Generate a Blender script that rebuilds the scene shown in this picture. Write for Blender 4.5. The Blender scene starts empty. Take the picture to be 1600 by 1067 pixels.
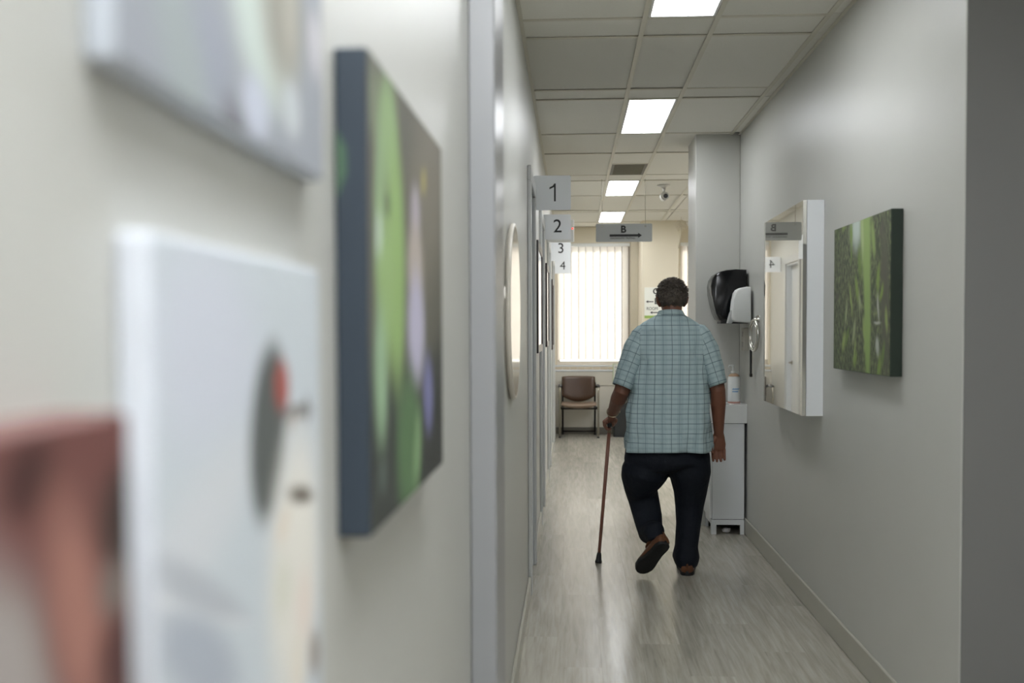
import bpy, bmesh, math, random
from mathutils import Vector, Matrix, noise
random.seed(7)
SC = bpy.context.scene
COL = SC.collection

# ------------------------------------------------------------------ camera
F = 1660.0                                   # focal length in pixels of a 1600 x 1067 frame
CAMZ = 1.42
RC = (Matrix.Rotation(math.radians(3.2), 3, 'Z')
      @ Matrix.Rotation(math.radians(90 - 2.0), 3, 'X')
      @ Matrix.Rotation(math.radians(-0.2), 3, 'Z'))
VPX, VPY = 894.0, 514.0                      # vanishing point of the corridor
_v = RC.transposed() @ Vector((0, 1, 0))
CX = VPX - F * _v.x / -_v.z
CY = VPY + F * _v.y / -_v.z
cd = bpy.data.cameras.new('camera')
cam = bpy.data.objects.new('camera', cd)
COL.objects.link(cam)
cam.matrix_world = Matrix.Translation((0, 0, CAMZ)) @ RC.to_4x4()
cd.sensor_width = 36.0
cd.sensor_fit = 'HORIZONTAL'
cd.lens = F / 1600 * 36
cd.shift_x = -(CX - 800) / 1600
cd.shift_y = (CY - 533.5) / 1600
cd.clip_start = 0.02
cd.dof.use_dof = True
cd.dof.focus_distance = 6.5
cd.dof.aperture_fstop = 2.7
SC.camera = cam

# ------------------------------------------------------------------ world, sun, exposure
SC.view_settings.view_transform = 'Standard'
SC.view_settings.look = 'None'
SC.view_settings.gamma = 1
SC.view_settings.use_curve_mapping = False
SC.view_settings.exposure = 0.15
W = bpy.data.worlds.new('sky')
SC.world = W
W.use_nodes = True
_bg = W.node_tree.nodes['Background']
_bg.inputs[0].default_value = (1.0, 0.985, 0.965, 1)
_bg.inputs[1].default_value = 3.0
sd = bpy.data.lights.new('sun', 'SUN')
sd.energy = 5.0
sd.angle = math.radians(0.6)
sd.color = (1, 0.96, 0.91)
sun = bpy.data.objects.new('sun', sd)
COL.objects.link(sun)
sun.rotation_euler = Vector((-0.37, -1.0, -0.62)).to_track_quat('-Z', 'Y').to_euler()
LIGHT_STRENGTH = 13.0                         # narrow troffers of the corridor
FILL_STRENGTH = 17.0                          # wide panels added out of view as fill, entrance and waiting area


def P(px, py, X=None, Y=None, Z=None):
    """a photo pixel met with the plane X, Y or Z = const"""
    d = RC @ Vector(((px - CX) / F, -(py - CY) / F, -1.0))
    o = Vector((0, 0, CAMZ))
    if Y is not None:
        t = Y / d.y
    elif X is not None:
        t = X / d.x
    else:
        t = (Z - CAMZ) / d.z
    return o + d * t


# ------------------------------------------------------------------ helpers
def lin(c):
    return tuple((x / 255 / 12.92) if x / 255 <= 0.04045 else ((x / 255 + 0.055) / 1.055) ** 2.4 for x in c)


def newmat(name):
    m = bpy.data.materials.new(name)
    m.use_nodes = True
    nt = m.node_tree
    return m, nt, nt.nodes['Principled BSDF']


def M(name, col, rough=0.5, metal=0.0, spec=0.5, var=None, bump=None, stretch=(1, 1, 1), coat=0.0, emit=0.0):
    m, nt, b = newmat(name)
    c = lin(col)
    b.inputs['Base Color'].default_value = (*c, 1)
    b.inputs['Roughness'].default_value = rough
    b.inputs['Metallic'].default_value = metal
    b.inputs['Specular IOR Level'].default_value = spec
    if coat:
        b.inputs['Coat Weight'].default_value = coat
        b.inputs['Coat Roughness'].default_value = 0.04
    if emit:
        b.inputs['Emission Color'].default_value = (*c, 1)
        b.inputs['Emission Strength'].default_value = emit
    if var or bump:
        tc = nt.nodes.new('ShaderNodeTexCoord')
        mp = nt.nodes.new('ShaderNodeMapping')
        mp.inputs['Scale'].default_value = stretch
        nt.links.new(tc.outputs['Object'], mp.inputs[0])
    if var:
        n = nt.nodes.new('ShaderNodeTexNoise')
        n.inputs['Scale'].default_value = var[0]
        n.inputs['Detail'].default_value = 5
        nt.links.new(mp.outputs[0], n.inputs['Vector'])
        mx = nt.nodes.new('ShaderNodeMix')
        mx.data_type = 'RGBA'
        k = var[1]
        mx.inputs['A'].default_value = (*[x * (1 - k) for x in c], 1)
        mx.inputs['B'].default_value = (*[min(1, x * (1 + k)) for x in c], 1)
        nt.links.new(n.outputs['Fac'], mx.inputs['Factor'])
        nt.links.new(mx.outputs['Result'], b.inputs['Base Color'])
    if bump:
        n2 = nt.nodes.new('ShaderNodeTexNoise')
        n2.inputs['Scale'].default_value = bump[0]
        n2.inputs['Detail'].default_value = 4
        nt.links.new(mp.outputs[0], n2.inputs['Vector'])
        bp = nt.nodes.new('ShaderNodeBump')
        bp.inputs['Strength'].default_value = bump[1]
        bp.inputs['Distance'].default_value = bump[2] if len(bump) > 2 else 0.01
        nt.links.new(n2.outputs['Fac'], bp.inputs['Height'])
        nt.links.new(bp.outputs[0], b.inputs['Normal'])
    return m


class G:
    """collects shapes into one bmesh"""
    def __init__(s):
        s.bm = bmesh.new()

    def box(s, x0, x1, y0, y1, z0, z1, bev=0.0, seg=1):
        vs = [s.bm.verts.new((x, y, z)) for x in (x0, x1) for y in (y0, y1) for z in (z0, z1)]
        f = []
        for q in ((0, 1, 3, 2), (4, 6, 7, 5), (0, 4, 5, 1), (2, 3, 7, 6), (0, 2, 6, 4), (1, 5, 7, 3)):
            f.append(s.bm.faces.new([vs[i] for i in q]))
        if bev:
            es = list({e for q in f for e in q.edges})
            bmesh.ops.bevel(s.bm, geom=es, offset=bev, segments=seg, affect='EDGES', profile=0.5)
        return s

    def ring_loft(s, rings, cap=True):
        vr = [[s.bm.verts.new(p) for p in r] for r in rings]
        n = len(vr[0])
        for a, b in zip(vr, vr[1:]):
            for i in range(n):
                j = (i + 1) % n
                s.bm.faces.new((a[i], a[j], b[j], b[i]))
        if cap:
            s.bm.faces.new(list(reversed(vr[0])))
            s.bm.faces.new(vr[-1])
        return s

    def tube(s, path, radii, n=12, up=None, round_ends=False):
        path = [Vector(p) for p in path]
        if not isinstance(radii, (list, tuple)):
            radii = [radii] * len(path)
        radii = [r if isinstance(r, (list, tuple)) else (r, r) for r in radii]
        up = Vector(up) if up else None
        rings = []
        prev = None
        for i, p in enumerate(path):
            a = path[max(i - 1, 0)]
            b = path[min(i + 1, len(path) - 1)]
            t = (b - a).normalized()
            if up is not None:
                e1 = up - t * up.dot(t)
            elif prev is None:
                h = Vector((0, 0, 1)) if abs(t.z) < 0.9 else Vector((1, 0, 0))
                e1 = h - t * h.dot(t)
            else:
                e1 = prev - t * prev.dot(t)
            e1.normalize()
            prev = e1
            e2 = t.cross(e1)
            ra, rb = radii[i]

            def ringat(c, k):
                return [c + e1 * (math.cos(2 * math.pi * q / n) * ra * k) + e2 * (math.sin(2 * math.pi * q / n) * rb * k) for q in range(n)]
            if round_ends and i == 0:
                for k in (80, 50, 25):
                    an = math.radians(k)
                    rings.append(ringat(p - t * (min(ra, rb) * math.sin(an)), max(math.cos(an), .05)))
            rings.append(ringat(p, 1))
            if round_ends and i == len(path) - 1:
                for k in (25, 50, 80):
                    an = math.radians(k)
                    rings.append(ringat(p + t * (min(ra, rb) * math.sin(an)), max(math.cos(an), .05)))
        return s.ring_loft(rings)

    def lathe(s, prof, c, n=24, axis='Z'):
        c = Vector(c)
        rings = []
        for r, h in prof:
            ring = []
            for q in range(n):
                a = 2 * math.pi * q / n
                x, y = max(r, 1e-4) * math.cos(a), max(r, 1e-4) * math.sin(a)
                ring.append(c + (Vector((x, y, h)) if axis == 'Z' else Vector((x, h, y)) if axis == 'Y' else Vector((h, x, y))))
            rings.append(ring)
        return s.ring_loft(rings)

    def prism(s, pts, fn, w0, w1, bev=0.0):
        a = [s.bm.verts.new(fn(u, v, w0)) for u, v in pts]
        b = [s.bm.verts.new(fn(u, v, w1)) for u, v in pts]
        n = len(pts)
        f = [s.bm.faces.new(a), s.bm.faces.new(list(reversed(b)))]
        for i in range(n):
            j = (i + 1) % n
            f.append(s.bm.faces.new((a[j], a[i], b[i], b[j])))
        if bev:
            es = [e for e in set(f[0].edges) | set(f[1].edges)]
            bmesh.ops.bevel(s.bm, geom=es, offset=bev, segments=2, affect='EDGES', profile=0.5)
        return s

    def ell(s, c, r, n=20, m=12, rot=None):
        c = Vector(c)
        mt = Matrix.Translation(c) @ (rot.to_4x4() if rot else Matrix.Identity(4)) @ Matrix.Diagonal((*r, 1))
        bmesh.ops.create_uvsphere(s.bm, u_segments=n, v_segments=m, radius=1.0, matrix=mt)
        return s

    def torus(s, c, R1, R2, r, e1, e2, n=32, k=8):
        c, e1, e2 = Vector(c), Vector(e1).normalized(), Vector(e2).normalized()
        nn = e1.cross(e2)
        g = []
        for i in range(n):
            a = 2 * math.pi * i / n
            d = e1 * (math.cos(a) * R1) + e2 * (math.sin(a) * R2)
            o = (e1 * math.cos(a) + e2 * math.sin(a)).normalized()
            g.append([s.bm.verts.new(c + d + o * (r * math.cos(2 * math.pi * q / k)) + nn * (r * math.sin(2 * math.pi * q / k))) for q in range(k)])
        for i in range(n):
            a, b = g[i], g[(i + 1) % n]
            for q in range(k):
                s.bm.faces.new((a[q], a[(q + 1) % k], b[(q + 1) % k], b[q]))
        return s

    def mesh(s, name, off=None, smooth=False):
        bmesh.ops.recalc_face_normals(s.bm, faces=s.bm.faces[:])
        if off is not None:
            bmesh.ops.translate(s.bm, verts=s.bm.verts[:], vec=-Vector(off))
        me = bpy.data.meshes.new(name)
        s.bm.to_mesh(me)
        s.bm.free()
        if smooth:
            me.polygons.foreach_set('use_smooth', [True] * len(me.polygons))
            if smooth != 'all':
                me.set_sharp_from_angle(angle=math.radians(smooth if smooth is not True else 40))
        return me


def wloc(o):
    v = Vector((0, 0, 0))
    while o is not None:
        v += o.location
        o = o.parent
    return v


def tag(o, label=None, cat=None, group=None, kind=None):
    for k, v in (('label', label), ('category', cat), ('group', group), ('kind', kind)):
        if v:
            o[k] = v
    return o


def obj(name, g, mat, parent=None, smooth=False, base=None):
    """link the shapes, given in world coordinates, as one mesh object"""
    off = wloc(parent) if parent is not None else Vector(base or (0, 0, 0))
    me = g.mesh(name, off, smooth) if isinstance(g, G) else g
    o = bpy.data.objects.new(name, me)
    COL.objects.link(o)
    if mat:
        me.materials.append(mat)
    if parent is not None:
        o.parent = parent
    elif base:
        o.location = base
    return o


def thing(name, loc, label=None, cat=None, group=None, kind=None):
    o = bpy.data.objects.new(name, None)
    COL.objects.link(o)
    o.location = loc
    o.empty_display_size = 0.05
    return tag(o, label, cat, group, kind)


def struct(name, g, mat, smooth=False):
    return tag(obj(name, g, mat, None, smooth), kind='structure')


def text(s, size, loc, mat, parent, name='lettering', depth=0.0008, align='CENTER', sx=1.0, bold=0.0, rotz=0.0):
    """lettering standing upright and read from -Y (or turned about Z)"""
    c = bpy.data.curves.new(name, 'FONT')
    c.body = s
    c.size = size
    c.align_x = align
    c.align_y = 'CENTER'
    c.extrude = depth
    c.offset = bold
    t = bpy.data.objects.new(name, c)
    COL.objects.link(t)
    dg = bpy.context.evaluated_depsgraph_get()
    me = bpy.data.meshes.new_from_object(t.evaluated_get(dg))
    bpy.data.objects.remove(t)
    me.transform(Matrix.Translation(loc) @ Matrix.Rotation(rotz, 4, 'Z') @ Matrix.Rotation(math.pi / 2, 4, 'X') @ Matrix.Diagonal((sx, 1, 1, 1)))
    me.transform(Matrix.Translation(-wloc(parent)))
    me.materials.clear()
    me.name = name
    return obj(name, me, mat, parent)


def rounded(x0, x1, z0, z1, r, n=5):
    pts = []
    for cx, cz, a0 in ((x1 - r, z1 - r, 0), (x0 + r, z1 - r, 90), (x0 + r, z0 + r, 180), (x1 - r, z0 + r, 270)):
        for i in range(n + 1):
            a = math.radians(a0 + 90 * i / n)
            pts.append((cx + r * math.cos(a), cz + r * math.sin(a)))
    return pts


XZ = lambda u, v, w: (u, w, v)
YZ = lambda u, v, w: (w, u, v)
XY = lambda u, v, w: (u, v, w)


def remesh(o, voxel, it=4, fac=0.5):
    m = o.modifiers.new('r', 'REMESH')
    m.mode = 'VOXEL'
    m.voxel_size = voxel
    if it:
        sm = o.modifiers.new('s', 'SMOOTH')
        sm.iterations = it
        sm.factor = fac
    dg = bpy.context.evaluated_depsgraph_get()
    me = bpy.data.meshes.new_from_object(o.evaluated_get(dg))
    o.modifiers.clear()
    old = o.data
    o.data = me
    me.polygons.foreach_set('use_smooth', [True] * len(me.polygons))
    if not me.materials and old.materials:
        me.materials.append(old.materials[0])


# ------------------------------------------------------------------ materials
WALL = M('wall_paint', (190, 190, 184), 0.41, spec=0.5, var=(3, 0.03), bump=(260, 0.06, 0.002))
CREAM = M('cream_wall_paint', (214, 205, 184), 0.5, var=(3, 0.03), bump=(260, 0.06, 0.002))
TRIM = M('trim_paint', (205, 209, 213), 0.32, var=(6, 0.02))
BASEB = M('baseboard_paint', (172, 170, 158), 0.35, var=(5, 0.03))
CASING = M('casing_paint', (186, 187, 185), 0.35, var=(6, 0.02))
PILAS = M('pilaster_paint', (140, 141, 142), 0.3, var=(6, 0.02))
DOORM = M('door_paint', (196, 198, 198), 0.35, var=(4, 0.03))
CEIL = M('ceiling_slab', (190, 187, 178), 0.8, var=(4, .05))
BARM = M('grid_bar_paint', (205, 201, 186), 0.45, var=(8, .04))
WHITE = M('white_lacquer', (225, 228, 230), 0.25, var=(4, 0.02))
WHITE_PL = M('white_plastic', (226, 228, 226), 0.35, var=(8, 0.02))
CHROME = M('chrome', (205, 203, 196), 0.14, metal=1.0)
STEEL = M('brushed_steel', (160, 155, 142), 0.3, metal=1.0, var=(30, .08))
DARKMET = M('dark_metal', (38, 34, 30), 0.35, metal=0.6, var=(20, .1))
BLACK_PL = M('black_gloss_plastic', (11, 12, 14), 0.16, spec=0.35, var=(20, .1))
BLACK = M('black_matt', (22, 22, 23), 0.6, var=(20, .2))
INK = M('black_ink', (24, 24, 25), 0.5, var=(40, .1))


def tile_mat():
    m, nt, b = newmat('ceiling_tile_mineral_fibre')
    tc = nt.nodes.new('ShaderNodeTexCoord')
    oi = nt.nodes.new('ShaderNodeObjectInfo')
    n = nt.nodes.new('ShaderNodeTexNoise')
    n.inputs['Scale'].default_value = 90
    n.inputs['Detail'].default_value = 6
    nt.links.new(tc.outputs['Object'], n.inputs['Vector'])
    mr = nt.nodes.new('ShaderNodeMapRange')
    mr.inputs['To Min'].default_value = 0.92
    mr.inputs['To Max'].default_value = 1.04
    nt.links.new(oi.outputs['Random'], mr.inputs['Value'])
    mx = nt.nodes.new('ShaderNodeMix')
    mx.data_type = 'RGBA'
    mx.inputs['A'].default_value = (*lin((222, 220, 211)), 1)
    mx.inputs['B'].default_value = (*lin((230, 228, 220)), 1)
    nt.links.new(n.outputs['Fac'], mx.inputs['Factor'])
    sc = nt.nodes.new('ShaderNodeVectorMath')
    sc.operation = 'SCALE'
    nt.links.new(mx.outputs['Result'], sc.inputs[0])
    nt.links.new(mr.outputs[0], sc.inputs['Scale'])
    nt.links.new(sc.outputs[0], b.inputs['Base Color'])
    bp = nt.nodes.new('ShaderNodeBump')
    bp.inputs['Strength'].default_value = 0.15
    bp.inputs['Distance'].default_value = 0.003
    nt.links.new(n.outputs['Fac'], bp.inputs['Height'])
    nt.links.new(bp.outputs[0], b.inputs['Normal'])
    b.inputs['Roughness'].default_value = 0.85
    b.inputs['Specular IOR Level'].default_value = 0.2
    return m


TILE = tile_mat()


def plank_mat():
    m, nt, b = newmat('grey_oak_vinyl')
    N, L = nt.nodes, nt.links
    tc = N.new('ShaderNodeTexCoord')
    oi = N.new('ShaderNodeObjectInfo')
    rnd = N.new('ShaderNodeVectorMath')
    rnd.operation = 'SCALE'
    rnd.inputs[0].default_value = (37.0, 91.0, 13.0)
    L.new(oi.outputs['Random'], rnd.inputs['Scale'])
    add = N.new('ShaderNodeVectorMath')
    add.operation = 'ADD'
    L.new(tc.outputs['Object'], add.inputs[0])
    L.new(rnd.outputs[0], add.inputs[1])
    mp = N.new('ShaderNodeMapping')
    mp.inputs['Scale'].default_value = (44, 2.4, 1)
    L.new(add.outputs[0], mp.inputs[0])
    g1 = N.new('ShaderNodeTexNoise')
    g1.inputs['Scale'].default_value = 1.0
    g1.inputs['Detail'].default_value = 7
    g1.inputs['Roughness'].default_value = 0.62
    g1.inputs['Distortion'].default_value = 0.6
    L.new(mp.outputs[0], g1.inputs['Vector'])
    mp2 = N.new('ShaderNodeMapping')
    mp2.inputs['Scale'].default_value = (7, 1.1, 1)
    L.new(add.outputs[0], mp2.inputs[0])
    g2 = N.new('ShaderNodeTexNoise')
    g2.inputs['Scale'].default_value = 1.0
    g2.inputs['Detail'].default_value = 4
    L.new(mp2.outputs[0], g2.inputs['Vector'])
    r = N.new('ShaderNodeValToRGB')
    r.color_ramp.elements[0].position = 0.3
    r.color_ramp.elements[0].color = (*lin((150, 145, 134)), 1)
    r.color_ramp.elements[1].position = 0.68
    r.color_ramp.elements[1].color = (*lin((182, 177, 165)), 1)
    e = r.color_ramp.elements.new(0.48)
    e.color = (*lin((167, 162, 150)), 1)
    L.new(g1.outputs['Fac'], r.inputs['Fac'])
    mr = N.new('ShaderNodeMapRange')
    mr.inputs['To Min'].default_value = 0.84
    mr.inputs['To Max'].default_value = 1.14
    L.new(g2.outputs['Fac'], mr.inputs['Value'])
    mr2 = N.new('ShaderNodeMapRange')
    mr2.inputs['To Min'].default_value = 0.9
    mr2.inputs['To Max'].default_value = 1.08
    L.new(oi.outputs['Random'], mr2.inputs['Value'])
    mu = N.new('ShaderNodeMath')
    mu.operation = 'MULTIPLY'
    L.new(mr.outputs[0], mu.inputs[0])
    L.new(mr2.outputs[0], mu.inputs[1])
    sc = N.new('ShaderNodeVectorMath')
    sc.operation = 'SCALE'
    L.new(r.outputs[0], sc.inputs[0])
    L.new(mu.outputs[0], sc.inputs['Scale'])
    L.new(sc.outputs[0], b.inputs['Base Color'])
    rr = N.new('ShaderNodeMapRange')
    rr.inputs['To Min'].default_value = 0.19
    rr.inputs['To Max'].default_value = 0.27
    L.new(g1.outputs['Fac'], rr.inputs['Value'])
    L.new(rr.outputs[0], b.inputs['Roughness'])
    bp = N.new('ShaderNodeBump')
    bp.inputs['Strength'].default_value = 0.05
    bp.inputs['Distance'].default_value = 0.001
    L.new(g1.outputs['Fac'], bp.inputs['Height'])
    L.new(bp.outputs[0], b.inputs['Normal'])
    b.inputs['Specular IOR Level'].default_value = 0.5
    return m


PLANK = plank_mat()


def glass_mat():
    m, nt, b = newmat('window_glass')
    nt.nodes.remove(b)
    o = nt.nodes['Material Output']
    t = nt.nodes.new('ShaderNodeBsdfTransparent')
    t.inputs[0].default_value = (0.95, 0.97, 0.96, 1)
    g = nt.nodes.new('ShaderNodeBsdfGlossy')
    g.inputs['Roughness'].default_value = 0.02
    f = nt.nodes.new('ShaderNodeFresnel')
    f.inputs[0].default_value = 1.45
    mx = nt.nodes.new('ShaderNodeMixShader')
    nt.links.new(f.outputs[0], mx.inputs[0])
    nt.links.new(t.outputs[0], mx.inputs[1])
    nt.links.new(g.outputs[0], mx.inputs[2])
    nt.links.new(mx.outputs[0], o.inputs[0])
    return m


GLASS = glass_mat()


def slat_mat():
    m, nt, b = newmat('blind_fabric')
    nt.nodes.remove(b)
    o = nt.nodes['Material Output']
    tc = nt.nodes.new('ShaderNodeTexCoord')
    n = nt.nodes.new('ShaderNodeTexNoise')
    n.inputs['Scale'].default_value = 3
    nt.links.new(tc.outputs['Object'], n.inputs['Vector'])
    r = nt.nodes.new('ShaderNodeValToRGB')
    r.color_ramp.elements[0].position = .35
    r.color_ramp.elements[0].color = (*lin((232, 224, 216)), 1)
    r.color_ramp.elements[1].position = .6
    r.color_ramp.elements[1].color = (*lin((236, 230, 222)), 1)
    nt.links.new(n.outputs['Fac'], r.inputs[0])
    d = nt.nodes.new('ShaderNodeBsdfDiffuse')
    t = nt.nodes.new('ShaderNodeBsdfTranslucent')
    nt.links.new(r.outputs[0], d.inputs[0])
    nt.links.new(r.outputs[0], t.inputs[0])
    mx = nt.nodes.new('ShaderNodeMixShader')
    mx.inputs[0].default_value = 0.5
    nt.links.new(d.outputs[0], mx.inputs[1])
    nt.links.new(t.outputs[0], mx.inputs[2])
    nt.links.new(mx.outputs[0], o.inputs[0])
    return m


SLAT = slat_mat()


def print_mat(name, base, blobs, nz=None, rough=0.55, warp=0.0):
    """a printed picture: soft-edged shapes laid over a ground colour, in metres of the picture's own UV"""
    m, nt, b = newmat(name)
    N, L = nt.nodes, nt.links
    b.inputs['Roughness'].default_value = rough
    uv = N.new('ShaderNodeUVMap')
    vec = uv.outputs[0]
    if warp:
        n = N.new('ShaderNodeTexNoise')
        n.inputs['Scale'].default_value = 14
        L.new(vec, n.inputs['Vector'])
        s1 = N.new('ShaderNodeVectorMath')
        s1.operation = 'SUBTRACT'
        L.new(n.outputs['Color'], s1.inputs[0])
        s1.inputs[1].default_value = (.5, .5, .5)
        s2 = N.new('ShaderNodeVectorMath')
        s2.operation = 'SCALE'
        s2.inputs['Scale'].default_value = warp
        L.new(s1.outputs[0], s2.inputs[0])
        s3 = N.new('ShaderNodeVectorMath')
        s3.operation = 'ADD'
        L.new(vec, s3.inputs[0])
        L.new(s2.outputs[0], s3.inputs[1])
        vec = s3.outputs[0]
    rgb = N.new('ShaderNodeRGB')
    rgb.outputs[0].default_value = (*lin(base), 1)
    cur = rgb.outputs[0]
    if nz:
        scale, stretch, ca, cb = nz
        mp = N.new('ShaderNodeMapping')
        mp.inputs['Scale'].default_value = (*stretch, 1)
        L.new(vec, mp.inputs[0])
        n = N.new('ShaderNodeTexNoise')
        n.inputs['Scale'].default_value = scale
        n.inputs['Detail'].default_value = 6
        n.inputs['Roughness'].default_value = .6
        L.new(mp.outputs[0], n.inputs['Vector'])
        r = N.new('ShaderNodeValToRGB')
        r.color_ramp.elements[0].position = .38
        r.color_ramp.elements[0].color = (*lin(ca), 1)
        r.color_ramp.elements[1].position = .66
        r.color_ramp.elements[1].color = (*lin(cb), 1)
        e = r.color_ramp.elements.new(.5)
        e.color = (*lin(base), 1)
        L.new(n.outputs['Fac'], r.inputs[0])
        cur = r.outputs[0]
    for (u, v, ru, rv, rot, col, soft) in blobs:
        mp = N.new('ShaderNodeMapping')
        mp.vector_type = 'TEXTURE'
        mp.inputs['Location'].default_value = (u, v, 0)
        mp.inputs['Rotation'].default_value = (0, 0, rot)
        mp.inputs['Scale'].default_value = (ru, rv, 1)
        L.new(vec, mp.inputs[0])
        ln = N.new('ShaderNodeVectorMath')
        ln.operation = 'LENGTH'
        L.new(mp.outputs[0], ln.inputs[0])
        mr = N.new('ShaderNodeMapRange')
        mr.interpolation_type = 'SMOOTHSTEP'
        mr.inputs['From Min'].default_value = 1 - soft
        mr.inputs['From Max'].default_value = 1 + soft
        mr.inputs['To Min'].default_value = 1
        mr.inputs['To Max'].default_value = 0
        L.new(ln.outputs['Value'], mr.inputs['Value'])
        mx = N.new('ShaderNodeMix')
        mx.data_type = 'RGBA'
        L.new(mr.outputs[0], mx.inputs['Factor'])
        L.new(cur, mx.inputs['A'])
        mx.inputs['B'].default_value = (*lin(col), 1)
        cur = mx.outputs['Result']
    L.new(cur, b.inputs['Base Color'])
    # canvas weave
    tc = N.new('ShaderNodeTexCoord')
    w = N.new('ShaderNodeTexNoise')
    w.inputs['Scale'].default_value = 900
    L.new(tc.outputs['Object'], w.inputs['Vector'])
    bp = N.new('ShaderNodeBump')
    bp.inputs['Strength'].default_value = .1
    bp.inputs['Distance'].default_value = .001
    L.new(w.outputs['Fac'], bp.inputs['Height'])
    L.new(bp.outputs[0], b.inputs['Normal'])
    return m


# ------------------------------------------------------------------ the setting
XL, XR, ZC, YB = -0.235, 1.2, 2.80, 14.5      # left wall, right wall, ceiling, far wall
YN = 3.34                                     # near end of the right wall

floor = struct('floor', G().box(-0.6, 4.2, -3.2, 14.8, -0.12, -0.004), PLANK)
PW, PL = 0.1794, 1.22
plank_me = G().box(-PW / 2 + .0001, PW / 2 - .0001, -PL / 2 + .0001, PL / 2 - .0001, -0.006, 0, 0.0003).mesh('plank')
plank_me.materials.append(PLANK)


def lay(x0, rows, y0, y1):
    for i in range(rows):
        y = y0 - (i * 0.437) % PL
        while y < y1:
            o = bpy.data.objects.new('plank', plank_me)
            COL.objects.link(o)
            o.parent = floor
            o.location = (x0 + PW * (i + .5), y + PL / 2, 0)
            y += PL


lay(XL, 8, 1.2, 14.3)
lay(XL + 8 * PW, 6, 8.3, 14.3)

# doors of the consulting rooms in the left wall: near casing, opening, far casing
DOORS = [(5.70, 6.36), (7.72, 8.46), (10.05, 10.95), (12.45, 13.3)]
DT = 2.20
g = G()
ys = [-3.2] + [v for d in DOORS for v in d] + [14.7]
for a, b in zip(ys[0::2], ys[1::2]):
    g.box(XL - .2, XL, a, b, -0.1, 2.95)
for a, b in DOORS:
    g.box(XL - .2, XL, a, b, DT, 2.95)
struct('wall_left', g, WALL)
for k, (a, b) in enumerate(DOORS):
    d = thing('door_%d' % (k + 1), (XL - .1, (a + b) / 2, 0), kind='structure')
    for y0, y1 in ((a - .075, a + .005), (b - .005, b + .075)):
        obj('casing', G().box(XL + .0005, XL + .020, y0, y1, 0.0, DT + .005, .004), CASING, d)
        obj('jamb', G().box(XL - .15, XL, a, a + .02, 0, DT) if y0 < a else G().box(XL - .15, XL, b - .02, b, 0, DT), TRIM, d)
    obj('head_casing', G().box(XL + .0005, XL + .020, a - .075, b + .075, DT + .005, DT + .085, .004), CASING, d)
    obj('head_jamb', G().box(XL - .15, XL, a + .02, b - .02, DT - .02, DT), TRIM, d)
    leaf = obj('door_leaf', G().box(XL - .10, XL - .058, a + .023, b - .023, 0.008, DT - .023, .003), DOORM, d)
    h = G().lathe([(.026, 0), (.026, .008), (.012, .012), (.010, .045)], (XL - .058, b - .09, 1.0), 16, 'X')
    h.tube([(XL - .018, b - .09, 1.0), (XL - .018, b - .20, 1.0)], .009, 10)
    obj('lever_handle', h, STEEL, leaf, 40)

# full-height pilaster on the left wall, then baseboards
struct('trim_1', G().box(XL + .0005, -0.174, 2.42, 2.72, 0, ZC - .002, .004), PILAS)
g = G()
for a, b in ((-3.0, 2.42), (2.72, 5.625), (6.435, 7.645), (8.535, 9.975), (11.025, 12.375), (13.375, 14.36)):
    g.box(XL + .0005, XL + .014, a, b, 0.0, .10, .003)
struct('baseboard_left', g, BASEB)
struct('wall_right', G().box(XR, 3.4, YN, 8.2, -0.1, 2.95, .003), WALL)
struct('wall_column', G().box(.885, XR - .001, 7.70, 8.2, -0.1, 2.95, .003), WALL)
struct('trim_6', G().box(XR + .002, 3.2, YN - .006, YN - .0005, 0, ZC - .004, .002), M('end_shade_grey', (105, 105, 103), .5, var=(3, .03)))  # sheet added over the wall end; its dark grey stands in for shade
g = G().box(XR - .014, XR - .0005, YN + .02, 7.69, 0, .112, .004)
struct('baseboard_right', g, BASEB)
struct('baseboard_column', G().box(.871, .8845, 7.69, 8.2, 0, .11, .003), BASEB)
# wall behind the lens and the near side room
struct('wall_front', G().box(-.6, 3.4, -3.3, -3.1, -.1, 2.95), WALL)
struct('wall_near_right', G().box(3.2, 3.4, -3.2, YN - .001, -.1, 2.95), WALL)
struct('wall_far_right', G().box(4.0, 4.2, 8.2, 14.7, -.1, 2.95), CREAM)
struct('wall_waiting', G().box(3.4, 4.2, 8.0, 8.2, -.1, 2.95), CREAM)

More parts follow.
